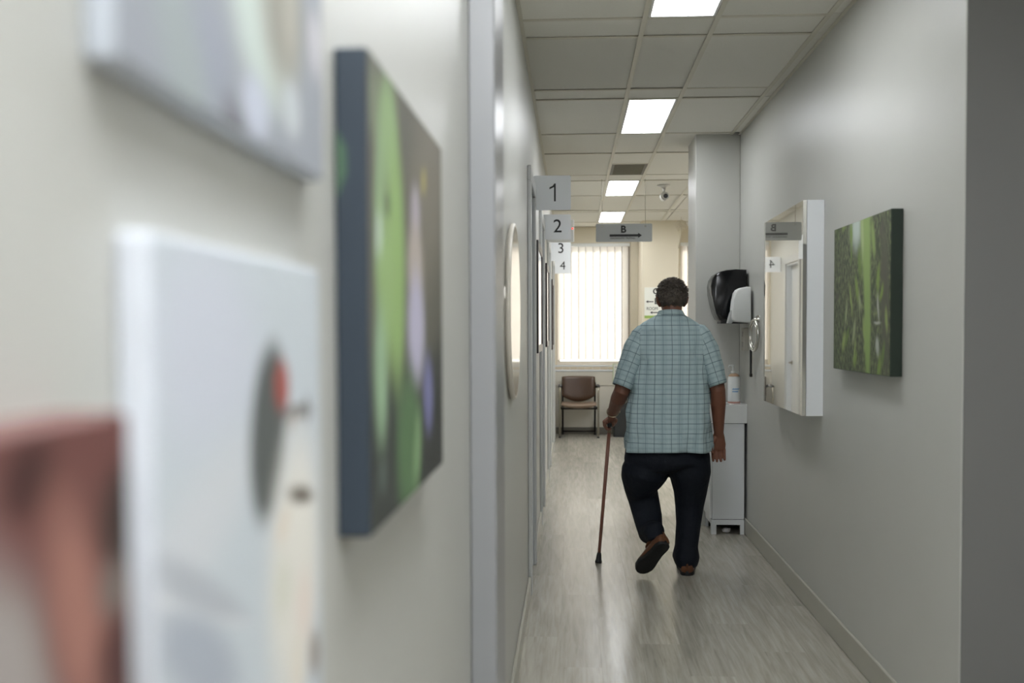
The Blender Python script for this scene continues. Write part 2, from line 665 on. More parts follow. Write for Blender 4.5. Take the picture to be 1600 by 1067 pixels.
# far wall with two windows
W1 = (-.215, .79, .93, 2.585)
W2 = (1.46, 2.75, .93, 2.585)
g = G()
g.box(XL - .2, W1[0], YB, YB + .2, -.1, 2.95)
g.box(W1[1], W2[0], YB, YB + .2, -.1, 2.95)
g.box(W2[1], 4.2, YB, YB + .2, -.1, 2.95)
for w in (W1, W2):
    g.box(w[0], w[1], YB, YB + .2, -.1, w[2])
    g.box(w[0], w[1], YB, YB + .2, w[3], 2.95)
struct('wall_back', g, CREAM)
struct('wall_pillar', G().box(.893, 1.365, 13.75, YB - .001, -.05, 2.95, .004), CREAM)
WFR = M('window_frame_paint', (214, 210, 203), .4, var=(10, .03))
for k, w in enumerate((W1, W2)):
    wn = thing('window_%d' % (k + 1), ((w[0] + w[1]) / 2, YB + .12, w[2]), kind='structure')
    for q in ((w[0], w[0] + .05, w[2], w[3]), (w[1] - .05, w[1], w[2], w[3]), (w[0] + .05, w[1] - .05, w[2], w[2] + .05), (w[0] + .05, w[1] - .05, w[3] - .05, w[3])):
        obj('window_frame', G().box(q[0], q[1], YB + .09, YB + .15, q[2], q[3], .003), WFR, wn)
    obj('pane', G().box(w[0] + .048, w[1] - .048, YB + .117, YB + .123, w[2] + .048, w[3] - .048), GLASS, wn)
    pd = bpy.data.lights.new('window_portal', 'AREA')
    pd.shape = 'RECTANGLE'
    pd.size, pd.size_y = w[1] - w[0], w[3] - w[2]
    pd.cycles.is_portal = True
    po = bpy.data.objects.new('window_portal', pd)
    COL.objects.link(po)
    po.location = ((w[0] + w[1]) / 2, YB + .19, (w[2] + w[3]) / 2)
    po.rotation_euler = Vector((0, -1, 0)).to_track_quat('-Z', 'Y').to_euler()

# window sills, tile edging and the white lower panel under the windows
SILLT = M('sill_tile', (196, 183, 160), .4, var=(12, .12))
for k, w in enumerate(((XL + .001, .892), (1.366, 3.99))):
    t = thing('trim_%d' % (k + 2), ((w[0] + w[1]) / 2, YB - .1, .85), kind='structure')
    obj('sill_board', G().box(w[0], w[1], YB - .02, YB - .0005, .905, .93, .004), TRIM, t)
    n = int((w[1] - w[0]) / .102)
    tw = (w[1] - w[0]) / n
    for i in range(n):
        obj('tile', G().box(w[0] + i * tw + .002, w[0] + (i + 1) * tw - .002, YB - .045, YB - .01, .868, .905, .002), SILLT, t)
    obj('grout', G().box(w[0], w[1], YB - .042, YB - .008, .866, .904), TRIM, t)
    obj('ledge', G().box(w[0], w[1], YB - .125, YB - .0005, .845, .866, .004), TRIM, t)
LOWP = M('lower_panel_paint', (208, 203, 190), .4, var=(4, .04))
for k, w in enumerate(((XL + .001, .892), (1.366, 3.99))):
    t = thing('trim_%d' % (k + 4), ((w[0] + w[1]) / 2, YB - .06, 0), kind='structure')
    obj('panel', G().box(w[0], w[1], YB - .115, YB - .0005, .655, .845, .003), LOWP, t)
    obj('panel', G().box(w[0], w[1], YB - .115, YB - .0005, .09, .650, .003), LOWP, t)
    obj('kickboard', G().box(w[0], w[1], YB - .12, YB - .0005, 0, .088, .003), M('kickboard_vinyl', (112, 108, 98), .5, var=(6, .08)), t)

# suspended ceiling
ceiling = struct('ceiling', G().box(-.6, 4.2, -3.3, 14.8, 2.90, 3.0), CEIL)
ROWS = [-3.1, -2.9, -1.7, -1.4, -.75, .45, .75, 1.95, 2.25, 3.55, 4.80, 5.10, 6.21, 6.47, 7.61, 8.45, 9.63, 10.0, 11.12, 12.5, 12.66, 13.86, 14.5]
COLS = [XL, .325, .648, 1.133, 1.2]
COLS_R = [1.133, 1.745, 2.357, 2.969, 3.581, 4.0]
LIT = {(-2.9, -1.7), (-.75, .45), (3.55, 4.80), (6.47, 7.61), (10.0, 11.12), (12.66, 13.86)}
tiles = {}


def tile(x0, x1, y0, y1):
    k = (round(x1 - x0, 3), round(y1 - y0, 3))
    if k[0] < .05 or k[1] < .04:
        return
    if k not in tiles:
        tiles[k] = G().box(-k[0] / 2 + .004, k[0] / 2 - .004, -k[1] / 2 + .004, k[1] / 2 - .004, 0, .014, .003).mesh('tile')
        tiles[k].materials.append(TILE)
    o = bpy.data.objects.new('tile', tiles[k])
    COL.objects.link(o)
    o.parent = ceiling
    o.location = ((x0 + x1) / 2, (y0 + y1) / 2, ZC + .001 + random.uniform(0, .004))
    o.rotation_euler = (random.uniform(-.003, .003), random.uniform(-.003, .003), 0)


def bar(x0, x1, y0, y1):
    obj('grid_bar', G().box(x0, x1, y0, y1, ZC - .003, ZC + .001, 0).box((x0 + x1) / 2 - .002 if x1 - x0 < .05 else x0, (x0 + x1) / 2 + .002 if x1 - x0 < .05 else x1,
        y0 if x1 - x0 < .05 else (y0 + y1) / 2 - .002, y1 if x1 - x0 < .05 else (y0 + y1) / 2 + .002, ZC + .001, ZC + .03), BARM, ceiling)


for y0, y1 in zip(ROWS, ROWS[1:]):
    for c, (x0, x1) in enumerate(zip(COLS, COLS[1:])):
        if (c == 1 and ((y0, y1) in LIT)) or (c == 0 and y0 in (-.75, .75)):
            continue
        if c == 1 and y0 == 8.45:
            tile(x0, x1, 8.45, 8.98)
            continue
        if c >= 2 and y0 == 7.61:
            if c == 2:
                tile(x0, x1, y0, y1)
            continue
        tile(x0, x1, y0, y1)
    if y0 >= 8.45 or y1 < YN:
        for x0, x1 in zip(COLS_R, COLS_R[1:]):
            if y1 < YN and x0 > 3:
                continue
            if (x0, y0) in ((1.745, -.75), (1.745, 8.45), (1.745, 11.12), (2.969, 11.12)):
                if y1 > 12.4:
                    tile(x0, x1, 12.32, y1)
                continue
            tile(1.2 if x0 < 1.2 else x0, x1, y0, y1)
for x in COLS[1:4]:
    bar(x - .012, x + .012, -3.1, 14.5)
for x in COLS_R[1:5]:
    bar(x - .012, x + .012, 8.2, 14.5)
bar(XL, XL + .018, -3.1, 14.5)
bar(XR - .018, XR, YN, 7.7)
for y in ROWS[1:-1]:
    for x0, x1 in ((XL + .018, .313), (.337, .636), (.66, 1.121)):
        bar(x0, x1, y - .012, y + .012)
    if y > 8.3:
        for x0, x1 in zip(COLS_R, COLS_R[1:]):
            bar(x0 + .012, x1 - .012, y - .012, y + .012)
bar(.337, .636, 8.968, 8.992)

# ------------------------------------------------------------------ ceiling lights
DIFF = M('light_diffuser', (247, 250, 254), .5, emit=LIGHT_STRENGTH)
DIFF_FILL = M('fill_light_diffuser', (247, 250, 254), .5, emit=FILL_STRENGTH)  # glow of the panels added as fill
LFR = M('light_frame_paint', (220, 220, 218), .4, var=(10, .02))
LLAB = ['white ceiling light panel over the corridor entrance', 'white ceiling light panel over the wall of the blossom and bird canvases',
        'lit ceiling panel over the far end of the oval mirror wall', 'lit ceiling panel over the walking man',
        'lit ceiling panel next to the dark vent grille', 'lit ceiling panel above the hanging grey arrow sign']
LIGHTS = [(.339, .634, y0, y1, lb) for (y0, y1), lb in zip(sorted(LIT), LLAB)]
LIGHTS.append((XL + .03, .311, -.75, .45, 'wide white fill light panel added right above the red-brown canvas'))  # unseen lamp added to brighten the near left wall
LIGHTS.append((XL + .03, .311, .75, 1.95, 'wide white fill light panel added right above the canvas with navy blue edges'))  # second unseen lamp, added for the same stretch of wall
for x0, y0, y1, lb in ((1.745, -.75, .45, 'wide fill light panel added over the unseen side room by the corridor entrance'), (1.745, 8.45, 9.63, 'wide fill light panel added over the waiting area behind the wall column'), (1.745, 11.12, 12.32, 'wide fill light panel added over the waiting area near the pillar'), (2.969, 11.12, 12.32, 'wide fill light panel added over the far side of the waiting area')):  # unseen lamps added to brighten the lower left wall and the far end
    LIGHTS.append((x0 + .014, x0 + .598, y0, y1, lb))
for a, b, y0, y1, lb in LIGHTS:
    t = thing('ceiling_light', ((a + b) / 2, (y0 + y1) / 2, ZC - .003), lb, 'light', 'ceiling light panels of the corridor')
    c, d = y0 + .014, y1 - .014
    for q in ((a, a + .012, c, d), (b - .012, b, c, d), (a + .012, b - .012, c, c + .012), (a + .012, b - .012, d - .012, d)):
        obj('frame', G().box(q[0], q[1], q[2], q[3], ZC - .002, ZC + .03, .001), LFR, t)
    obj('diffuser', G().box(a + .012, b - .012, c + .012, d - .012, ZC + .001, ZC + .006), DIFF if b - a < .4 else DIFF_FILL, t)
    obj('housing', G().box(a, b, c, d, ZC + .031, ZC + .06), LFR, t)
t = thing('air_vent', (.4865, 9.305, ZC), 'dark return-air vent grille set into the ceiling grid', 'vent')
for q in ((.339, .36, 8.995, 9.615), (.613, .634, 8.995, 9.615), (.36, .613, 8.995, 9.015), (.36, .613, 9.595, 9.615)):
    obj('frame', G().box(*q, ZC - .002, ZC + .02, .001), M('vent_frame_paint', (96, 92, 82), .5, var=(10, .08)), t)
VS = M('vent_slat_paint', (120, 116, 100), .6, var=(10, .1))
for i in range(16):
    y = 9.02 + i * .0362
    obj('slat', G().prism([(y + .022, ZC - .001), (y + .026, ZC - .001), (y + .004, ZC + .018), (y, ZC + .018)], YZ, .361, .612), VS, t)
obj('duct', G().box(.34, .633, 9.0, 9.61, ZC + .022, ZC + .03), BLACK, t)

# ------------------------------------------------------------------ canvases
def canvas(side, y0, y1, z0, z1, thick, label, edge_col, base, blobs, nz=None, warp=.004, edge_blobs=None, group=None):
    xw = XL if side == 'L' else XR
    sg = 1 if side == 'L' else -1
    xf = xw + sg * thick
    t = thing('canvas_print', (xw, (y0 + y1) / 2, z0), label, 'picture', group)

    def uvp(px, py):
        p = P(px, py, X=xf)
        return ((p.y - y0) if side == 'L' else (y1 - p.y), p.z - z0)
    bl = []
    for (p0, p1, wpx, col, soft) in blobs:
        a, b = uvp(*p0), uvp(*p1)
        mx, my = (p0[0] + p1[0]) / 2, (p0[1] + p1[1]) / 2
        if abs(p1[0] - p0[0]) > abs(p1[1] - p0[1]):
            hw = abs(uvp(mx, my + wpx / 2)[1] - uvp(mx, my - wpx / 2)[1]) / 2
        else:
            hw = abs(uvp(mx + wpx / 2, my)[0] - uvp(mx - wpx / 2, my)[0]) / 2
        dx, dy = b[0] - a[0], b[1] - a[1]
        ln = math.hypot(dx, dy) / 2
        bl.append(((a[0] + b[0]) / 2, (a[1] + b[1]) / 2, ln, hw, math.atan2(dy, dx), col, soft))
    mat = print_mat('printed_canvas', base, bl, nz, warp=warp)
    xs = sorted((xw + sg * .0005, xf - sg * .0012))
    if edge_blobs:
        em = edge_blobs
    else:
        em = M('canvas_edge', edge_col, .6, var=(14, .08), bump=(700, .1, .001))
    obj('wrapped_edge', G().box(xs[0], xs[1], y0, y1, z0, z1, .003, 2), em, t)
    xs = sorted((xf - sg * .0012, xf))
    f = obj('printed_face', G().box(xs[0], xs[1], y0 + .002, y1 - .002, z0 + .002, z1 - .002), mat, t)
    uvl = f.data.uv_layers.new(name='UVMap')
    for lp in f.data.loops:
        v = f.data.vertices[lp.vertex_index].co + wloc(t)
        uvl.data[lp.index].uv = ((v.y - y0) if side == 'L' else (y1 - v.y), v.z - z0)
    return t


def dspan(side, near_wall_px, near_front_px, far_front_px, py=514):
    """depths of a canvas' ends and its thickness from the pixel columns of its edges"""
    xw = XL if side == 'L' else XR
    y0 = P(near_wall_px, py, X=xw).y
    xf = P(near_front_px, py, Y=y0).x
    return y0, P(far_front_px, py, X=xf).y, abs(xf - xw)


# upper pale blossom canvas
y0, y1, th = dspan('L', 134, 190, 508)
z0 = P(200, 103, X=XL + th).z
canvas('L', y0, y1, z0, z0 + .40, th, 'pale grey canvas of a white blossom, hung above the bird canvas', (186, 192, 199), (152, 156, 163),
       [((300, 0), (330, 190), 90, (150, 155, 166), .6), ((250, -60), (320, 230), 60, (156, 164, 165), .6),
        ((420, -120), (410, 150), 100, (196, 207, 200), .35), ((445, -110), (440, 135), 62, (150, 147, 136), .5),
        ((455, -60), (452, 90), 18, (172, 170, 158), .6), ((400, 120), (400, 215), 40, (190, 195, 208), .5),
        ((350, 160), (385, 235), 26, (120, 120, 126), .6), ((455, 130), (458, 215), 26, (192, 198, 200), .5), ((490, 20), (495, 120), 18, (196, 194, 198), .6)])
# white bird canvas
y0, y1, th = dspan('L', 178, 240, 499)
z1 = P(245, 362, X=XL + th).z
canvas('L', y0, y1, z1 - .42, z1, th, 'white canvas of a dark bird with a red cheek on a blossom branch', (216, 221, 228), (196, 203, 208),
       [((330, 400), (330, 700), 160, (200, 204, 214), .6), ((300, 760), (320, 900), 200, (205, 208, 212), .7),
        ((215, 930), (390, 975), 20, (222, 224, 226), .4), ((230, 880), (380, 960), 60, (178, 182, 188), .6), ((250, 990), (370, 1060), 120, (168, 174, 184), .5),
        ((432, 540), (408, 815), 54, (88, 92, 90), .22), ((438, 565), (444, 640), 20, (160, 78, 68), .5),
        ((442, 648), (486, 638), 24, (112, 110, 110), .4), ((479, 616), (481, 664), 6, (100, 100, 104), .4), ((456, 648), (459, 668), 12, (170, 160, 152), .5),
        ((470, 690), (455, 1090), 74, (226, 223, 214), .5), ((452, 772), (488, 774), 26, (110, 102, 92), .6), ((440, 800), (445, 840), 22, (222, 212, 198), .6),
        ((470, 900), (480, 990), 24, (226, 214, 204), .7), ((440, 880), (445, 960), 24, (214, 213, 200), .7), ((488, 990), (495, 1050), 14, (150, 140, 132), .6), ((462, 1000), (468, 1090), 20, (224, 217, 204), .7)])
# red-brown canvas right by the lens
canvas('L', -.02, P(203, 760, X=XL + .034).y, .98, P(150, 652, X=XL + .034).z, .034, 'red-brown flower stem canvas, hung below the bird canvas', (104, 70, 65), (156, 148, 144),
       [((-80, 655), (240, 668), 460, (126, 86, 80), .4), ((-40, 720), (250, 700), 400, (108, 68, 64), .45), ((40, 690), (55, 800), 85, (72, 44, 42), .5),
        ((90, 760), (190, 1150), 130, (112, 74, 68), .35), ((200, 720), (190, 900), 70, (58, 46, 42), .4), ((95, 800), (150, 1110), 66, (158, 112, 100), .6),
        ((190, 880), (165, 960), 40, (118, 108, 102), .6), ((200, 960), (190, 1100), 80, (80, 50, 48), .45)])
# orchid canvas with dark blue edge
y0, y1, th = dspan('L', 524, 578, 691)
xf = XL + th
zt, zb = P(576, 75, X=xf).z, P(583, 838, X=xf).z
eb = print_mat('orchid_edge', (62, 76, 90), [], rough=.6)
t = canvas('L', y0, y1, zb, zt, th, 'dark canvas of green leaves and lilac blossom with navy blue edges', (46, 57, 68), (92, 90, 80),
           [((640, 650), (650, 830), 140, (54, 58, 54), .5), ((600, 560), (600, 860), 110, (58, 62, 58), .45), ((680, 560), (690, 760), 60, (52, 54, 50), .5), ((660, 180), (680, 420), 60, (118, 112, 100), .6),
            ((606, 118), (608, 300), 28, (142, 168, 118), .5), ((594, 200), (591, 460), 13, (146, 172, 130), .6), ((618, 230), (622, 600), 25, (146, 176, 110), .4),
            ((602, 320), (605, 570), 24, (148, 176, 116), .5), ((594, 480), (597, 690), 18, (152, 180, 146), .5), ((583, 100), (584, 220), 10, (120, 130, 105), .5),
            ((605, 300), (606, 340), 8, (86, 100, 74), .4), ((593, 330), (592, 400), 8, (190, 208, 190), .5),
            ((649, 290), (650, 390), 13, (172, 164, 172), .4), ((649, 350), (650, 480), 22, (178, 168, 160), .4), ((650, 430), (652, 595), 24, (186, 182, 202), .45),
            ((667, 560), (672, 668), 13, (122, 122, 164), .5), ((664, 268), (660, 300), 5, (170, 158, 96), .5),
            ((648, 600), (632, 800), 36, (88, 118, 80), .45), ((655, 640), (650, 760), 9, (130, 160, 116), .5), ((598, 720), (599, 770), 10, (92, 104, 96), .5)])
# a green leaf wraps round the navy edge
obj('edge_print', G().prism([(XL + .003, P(528, 200, Y=y0).z), (XL + .012, P(528, 230, Y=y0).z), (XL + .013, P(528, 270, Y=y0).z), (XL + .003, P(528, 310, Y=y0).z)], XZ, y0 - .0006, y0), M('leaf_print', (72, 100, 78), .6, var=(30, .1)), t)
# bamboo canvas on the right wall
y0, y1, th = dspan('R', 1411, 1391, 1303, 460)
zt, zb = P(1391, 326, X=XR - th).z, P(1391, 589, X=XR - th).z
rb_ = random.Random(11)
leaves = []
for i in range(34):
    x, y = rb_.uniform(1305, 1386), rb_.uniform(345, 580)
    h, w = rb_.uniform(14, 46), rb_.uniform(2.2, 5.0)
    col = rb_.choice(((122, 146, 70), (104, 128, 62), (140, 158, 92), (60, 72, 44), (50, 58, 40), (96, 98, 78), (84, 82, 70), (74, 92, 50), (150, 160, 120)))
    leaves.append(((x, y - h / 2), (x + rb_.uniform(-5, 5), y + h / 2), w, col, .7))
canvas('R', y0, y1, zb, zt, th, 'green bamboo canvas hung on the wall opposite the oval mirror', (30, 42, 30), (84, 90, 68),
       [((1336, 325), (1340, 385), 16, (190, 202, 194), .7), ((1381, 345), (1384, 590), 12, (84, 84, 70), .6)] + leaves +
       [((1354, 318), (1356, 610), 10, (136, 160, 92), .35), ((1352, 290), (1353, 440), 15, (144, 168, 100), .5), ((1347, 330), (1348, 400), 4, (166, 184, 128), .6),
        ((1371, 460), (1373, 500), 3, (166, 168, 158), .5), ((1370, 528), (1372, 556), 5, (172, 176, 166), .6), ((1366, 503), (1375, 504), 5, (172, 174, 164), .6), ((1363, 345), (1366, 400), 5, (136, 158, 92), .6)],
       nz=(46, (1.6, .7), (46, 54, 38), (124, 138, 90)), warp=.02,
       edge_blobs=print_mat('bamboo_edge', (30, 44, 34), [], (20, (1, 1), (18, 26, 22), (52, 84, 44)), .5))

# ------------------------------------------------------------------ framed pictures and the oval mirror on the left wall
FRB = M('dark_wood_frame', (34, 24, 26), .3, var=(30, .15), stretch=(6, 6, 1))
PGL = M('picture_under_glass', (196, 184, 174), .04, spec=.9, var=(5, .25), coat=1.0)
for (a, b, z0, z1, lb) in ((6.50, 7.45, 1.272, 1.965, 'dark framed glazed picture just past the door of the first room'), (8.78, 9.55, 1.272, 1.965, 'dark framed glazed picture on the wall between second and third door'),
                           (11.3, 11.95, 1.2, 1.95, 'dark framed glazed picture on the wall between third and last door')):
    t = thing('framed_picture', (XL, (a + b) / 2, z0), lb, 'picture', 'dark framed pictures between the doors')
    w = .045
    for q in ((a, a + w, z0, z1), (b - w, b, z0, z1), (a + w, b - w, z0, z0 + w), (a + w, b - w, z1 - w, z1)):
        obj('frame_rail', G().box(XL + .0005, XL + .030, q[0], q[1], q[2], q[3], .002), FRB, t)
    obj('glazed_print', G().box(XL + .0005, XL + .025, a + w, b - w, z0 + w, z1 - w), PGL, t)
yc, zc, ra, rb = 4.02, 1.485, .36, .335
t = thing('oval_mirror', (XL, yc, zc - rb), 'oval wall mirror with a pale frame before the first numbered door', 'mirror')
obj('frame', G().torus((XL + .0145, yc, zc), ra - .010, rb - .010, .0095, (0, 1, 0), (0, 0, 1), 48, 10), M('pale_frame', (206, 200, 188), .3, var=(10, .04)), t, 'all')
obj('mirror_glass', G().prism([(yc + (ra - .016) * math.cos(i * math.pi / 24), zc + (rb - .016) * math.sin(i * math.pi / 24)) for i in range(48)], YZ, XL + .0006, XL + .023), M('mirror_silver', (206, 200, 190), .12, metal=.9), t)

# ------------------------------------------------------------------ numbered flag signs
SGN = M('sign_acrylic', (236, 239, 242), .35, var=(6, .02))
for n, ys_, py0, py1, pl in ((1, 6.5, 274, 328, 836), (2, 8.6, 335, 374, 850), (3, 11.3, 370, 407.5, 862), (4, 13.7, 404, 427.5, 869)):
    z1, z0 = P(880, py0, Y=ys_).z, P(880, py1, Y=ys_).z
    x1 = P(892, (py0 + py1) / 2, Y=ys_).x
    t = thing('door_number_sign', (XL, ys_, z0), 'white square flag sign bearing numeral ' + {1: 'one, over the first door', 2: 'two, over the second door', 3: 'three, over the third door', 4: 'four, over the last door'}[n], 'sign', 'numbered door signs')
    obj('panel', G().prism(rounded(XL + .001, x1, z0, z1, .012), XZ, ys_, ys_ + .006), SGN, t)
    obj('wall_bracket', G().box(XL + .0005, XL + .006, ys_ - .012, ys_ + .018, z0 + .01, z1 - .01, .001), STEEL, t)
    if n == 1:
        ox, oz, hh = (XL + x1) / 2 + .008, (z0 + z1) / 2 + .002, .054
        obj('numeral', G().prism([(ox + .004, oz - hh), (ox + .014, oz - hh), (ox + .014, oz + hh), (ox + .006, oz + hh), (ox - .004, oz + hh * .74), (ox - .024, oz + hh * .56), (ox - .024, oz + hh * .36), (ox + .004, oz + hh * .60)], XZ, ys_ - .0015, ys_ - .0001), INK, t)
        continue
    text(str(n), .15, ((XL + x1) / 2 + .006, ys_ - .001, (z0 + z1) / 2 + .002), INK, t, 'numeral')

# white emergency light box behind sign 2
t = thing('emergency_light', (XL, 9.85, 2.17), 'white emergency light box with a red indicator, behind the number 2 sign', 'light')
obj('housing', G().box(XL + .0005, P(897, 357, Y=9.85).x, 9.85, 9.90, P(895, 378, Y=9.85).z, P(895, 343, Y=9.85).z, .008, 2), WHITE_PL, t)
p = P(894.5, 357, Y=9.849)
obj('indicator', G().ell(p, (.008, .004, .008), 10, 8), M('red_indicator', (235, 60, 50), .4, emit=3), t, 'all')

# ------------------------------------------------------------------ hanging sign B
ys_ = 9.9
a, b = P(931, 350, Y=ys_), P(1019, 377.5, Y=ys_)
t = thing('hanging_sign', ((a.x + b.x) / 2, ys_, b.z), 'grey hanging sign with letter B and an arrow pointing to diagnostic testing', 'sign')
obj('panel', G().prism(rounded(a.x, b.x, b.z, a.z, .012), XZ, ys_, ys_ + .006), M('grey_sign_acrylic', (152, 155, 154), .3, var=(4, .03)), t)
p = P(974, 358.6, Y=ys_)
text('B', .090, (p.x, ys_ - .001, p.z), INK, t, 'letter', bold=.003)
p0, p1, p2, p3 = P(952.5, 366.2, Y=ys_), P(997, 369.4, Y=ys_), P(1003, 368, Y=ys_), P(996, 364.3, Y=ys_)
zm = (p0.z + p1.z) / 2
hh = (p0.z - p1.z) / 2
obj('arrow', G().prism([(p0.x, zm - hh), (p1.x, zm - hh), (p1.x, zm - .024), (p2.x, zm), (p1.x, zm + .024), (p1.x, zm + hh), (p0.x, zm + hh)], XZ, ys_ - .0015, ys_ - .0001), INK, t)
p = P(973, 372.4, Y=ys_)
text('DIAGNOSTIC TESTING', .0235, (p.x, ys_ - .001, p.z), INK, t, 'lettering', sx=.96)
for px in (941, 1008.5):
    p = P(px, 353.5, Y=ys_)
    obj('eyelet', G().torus((p.x, ys_ - .001, p.z), .006, .006, .002, (1, 0, 0), (0, 0, 1), 16, 6), CHROME, t, 'all')
    obj('hanging_wire', G().tube([(p.x, ys_ + .002, p.z + .003), (p.x - .004, ys_ + .002, ZC + .0)], .0022, 6), STEEL, t, 'all')

# directory sign on the pillar
yd = 13.75
a, b = P(1007, 449, Y=yd), P(1052, 497, Y=yd)
t = thing('directory_sign', ((a.x + b.x) / 2, yd, b.z), 'white directory sign with letters, arrows and a green foot stripe on pillar', 'sign')
obj('panel', G().box(a.x, b.x, yd - .006, yd - .0005, b.z, a.z, .001), M('directory_panel', (226, 226, 216), .4, var=(5, .02)), t)
s = P(1007, 493, Y=yd)
obj('stripe', G().box(a.x, b.x, yd - .008, yd - .006, b.z, s.z), M('green_stripe', (142, 170, 84), .5, var=(9, .04)), t)
p = P(1024.5, 455.5, Y=yd)
text('C', .105, (p.x, yd - .0075, p.z), INK, t, 'letter', bold=.003)
p = P(1025.5, 471, Y=yd)
text('E', .105, (p.x, yd - .0075, p.z), INK, t, 'letter', bold=.003)
p = P(1019, 482.4, Y=yd)
text('ROOM', .056, (p.x, yd - .0075, p.z), INK, t, 'lettering', sx=.86)
for x0, x1, py in ((1009, 1021, 471.3), (1015.5, 1028, 488.3)):
    p0, p1 = P(x0, py, Y=yd), P(x1, py, Y=yd)
    obj('arrow', G().prism([(p0.x, p0.z), (p0.x + .03, p0.z - .018), (p0.x + .03, p0.z - .006), (p1.x, p0.z - .006), (p1.x, p0.z + .006), (p0.x + .03, p0.z + .006), (p0.x + .03, p0.z + .018)], XZ, yd - .0085, yd - .0062), INK, t)

# ------------------------------------------------------------------ ceiling camera
p = P(1037, 289, Z=ZC)
cxx, cyy = p.x, p.y
q = P(1039, 307, Y=cyy)
t = thing('security_camera', (cxx, cyy, ZC), 'small silver security camera on a ceiling bracket beside the hanging sign', 'camera')
SIL = M('silver_paint', (196, 194, 188), .35, metal=.3, var=(20, .05))
obj('mount_plate', G().lathe([(.062, 0), (.06, -.008), (.03, -.016), (.018, -.03)], (cxx, cyy, ZC - .003), 24), SIL, t, 40)
obj('bracket_arm', G().tube([(cxx, cyy, ZC - .025), (cxx + .004, cyy, ZC - .055), (cxx, cyy + .01, ZC - .085)], [.018, .012, .016], 12), SIL, t, 'all')
body = obj('camera_body', G().lathe([(.0, .06), (.030, .058), (.036, .04), (.036, -.055), (.033, -.062), (.03, -.062), (.028, -.05), (0, -.05)], (q.x, cyy, q.z), 24, 'Y'), SIL, t, 40)
obj('lens', G().lathe([(.0, -.053), (.02, -.052), (.022, -.049), (0, -.048)], (q.x + .003, cyy, q.z), 20, 'Y'), M('lens_glass', (60, 60, 64), .08, var=(20, .1)), body, 'all')
obj('visor', G().prism([(q.x + .039 * math.cos(math.radians(k)), q.z + .039 * math.sin(math.radians(k))) for k in range(100, 271, 17)] + [(q.x + .046 * math.cos(math.radians(k)), q.z + .046 * math.sin(math.radians(k))) for k in range(270, 99, -17)], XZ, cyy - .07, cyy + .04), SIL, body, 40)

# ribbon bow hanging from the ceiling by the right window
p = P(1064, 352, Y=13.3)
t = thing('ribbon_bow', (p.x, 13.3, p.z), 'cream ribbon bow with a hanging tail by the right window', 'decoration')
RIB = M('cream_ribbon', (206, 196, 174), .6, var=(40, .15))
g = G()
for i in range(9):
    an = i * 2 * math.pi / 9
    c = Vector((p.x + .04 * math.cos(an), 13.3 + random.uniform(-.02, .02), p.z + .035 * math.sin(an)))
    g.torus(c, .028, .022, .008, (math.cos(an), .3, math.sin(an)), (-math.sin(an), .2, math.cos(an)), 14, 6)
obj('loops', g, RIB, t, 'all')
obj('tail', G().tube([(p.x, 13.3, p.z - .03), (p.x - .012, 13.3, p.z - .14), (p.x - .03, 13.3, p.z - .28)], [(.012, .022), (.01, .026), (.008, .018)], 10), RIB, t, 'all')
obj('cord', G().tube([(p.x, 13.3, p.z + .02), (p.x, 13.3, ZC)], .003, 6), RIB, t, 'all')

# ------------------------------------------------------------------ vertical blinds
OVERLAP_LINE = M('blind_overlap_shade', (120, 104, 92), .8, var=(20, .1))  # dark strip painting the dimmer light where slats overlap
for k, (w, lb) in enumerate(((W1, 'white vertical blind over the window behind the chair'), (W2, 'white vertical blind over the window right of the pillar'))):
    t = thing('vertical_blind', ((w[0] + w[1]) / 2, YB + .03, w[2]), lb, 'blind', 'vertical blinds')
    obj('headrail', G().box(w[0] + .004, w[1] - .004, YB + .01, YB + .055, w[3] - .045, w[3] - .002, .003), WHITE_PL, t)
    n = round((w[1] - w[0]) / .1)
    sp = (w[1] - w[0] - .02) / n
    for i in range(n):
        xc = w[0] + .01 + sp * (i + .5)
        an = math.radians(random.uniform(12, 24))
        if k == 0 and i == n - 1:
            an = math.radians(34)
        hw = .0565
        dx, dy = math.cos(an) * hw, math.sin(an) * hw * .7
        pts = []
        for j in range(7):
            u = j / 6 * 2 - 1
            bow = .006 * (1 - u * u)
            pts.append((xc + dx * u - math.sin(an) * bow, YB + .034 + dy * u + math.cos(an) * bow))
        g = G()
        lo = [g.bm.verts.new((x, y, w[2] + .070)) for x, y in pts]
        hi = [g.bm.verts.new((x, y, w[3] - .047)) for x, y in pts]
        for j in range(6):
            g.bm.faces.new((lo[j], lo[j + 1], hi[j + 1], hi[j]))
        so = obj('slat', g, SLAT, t, 'all')
        g = G()
        (xa_, ya_), (xb_, yb_) = pts[-2], pts[-1]
        f0 = .35
        ex, ey = xa_ + (xb_ - xa_) * f0, ya_ + (yb_ - ya_) * f0
        v4 = [g.bm.verts.new(q) for q in ((ex, ey - .0015, w[2] + .071), (xb_, yb_ - .0015, w[2] + .071), (xb_, yb_ - .0015, w[3] - .048), (ex, ey - .0015, w[3] - .048))]
        g.bm.faces.new(v4)
        obj('overlap_line', g, OVERLAP_LINE, so)

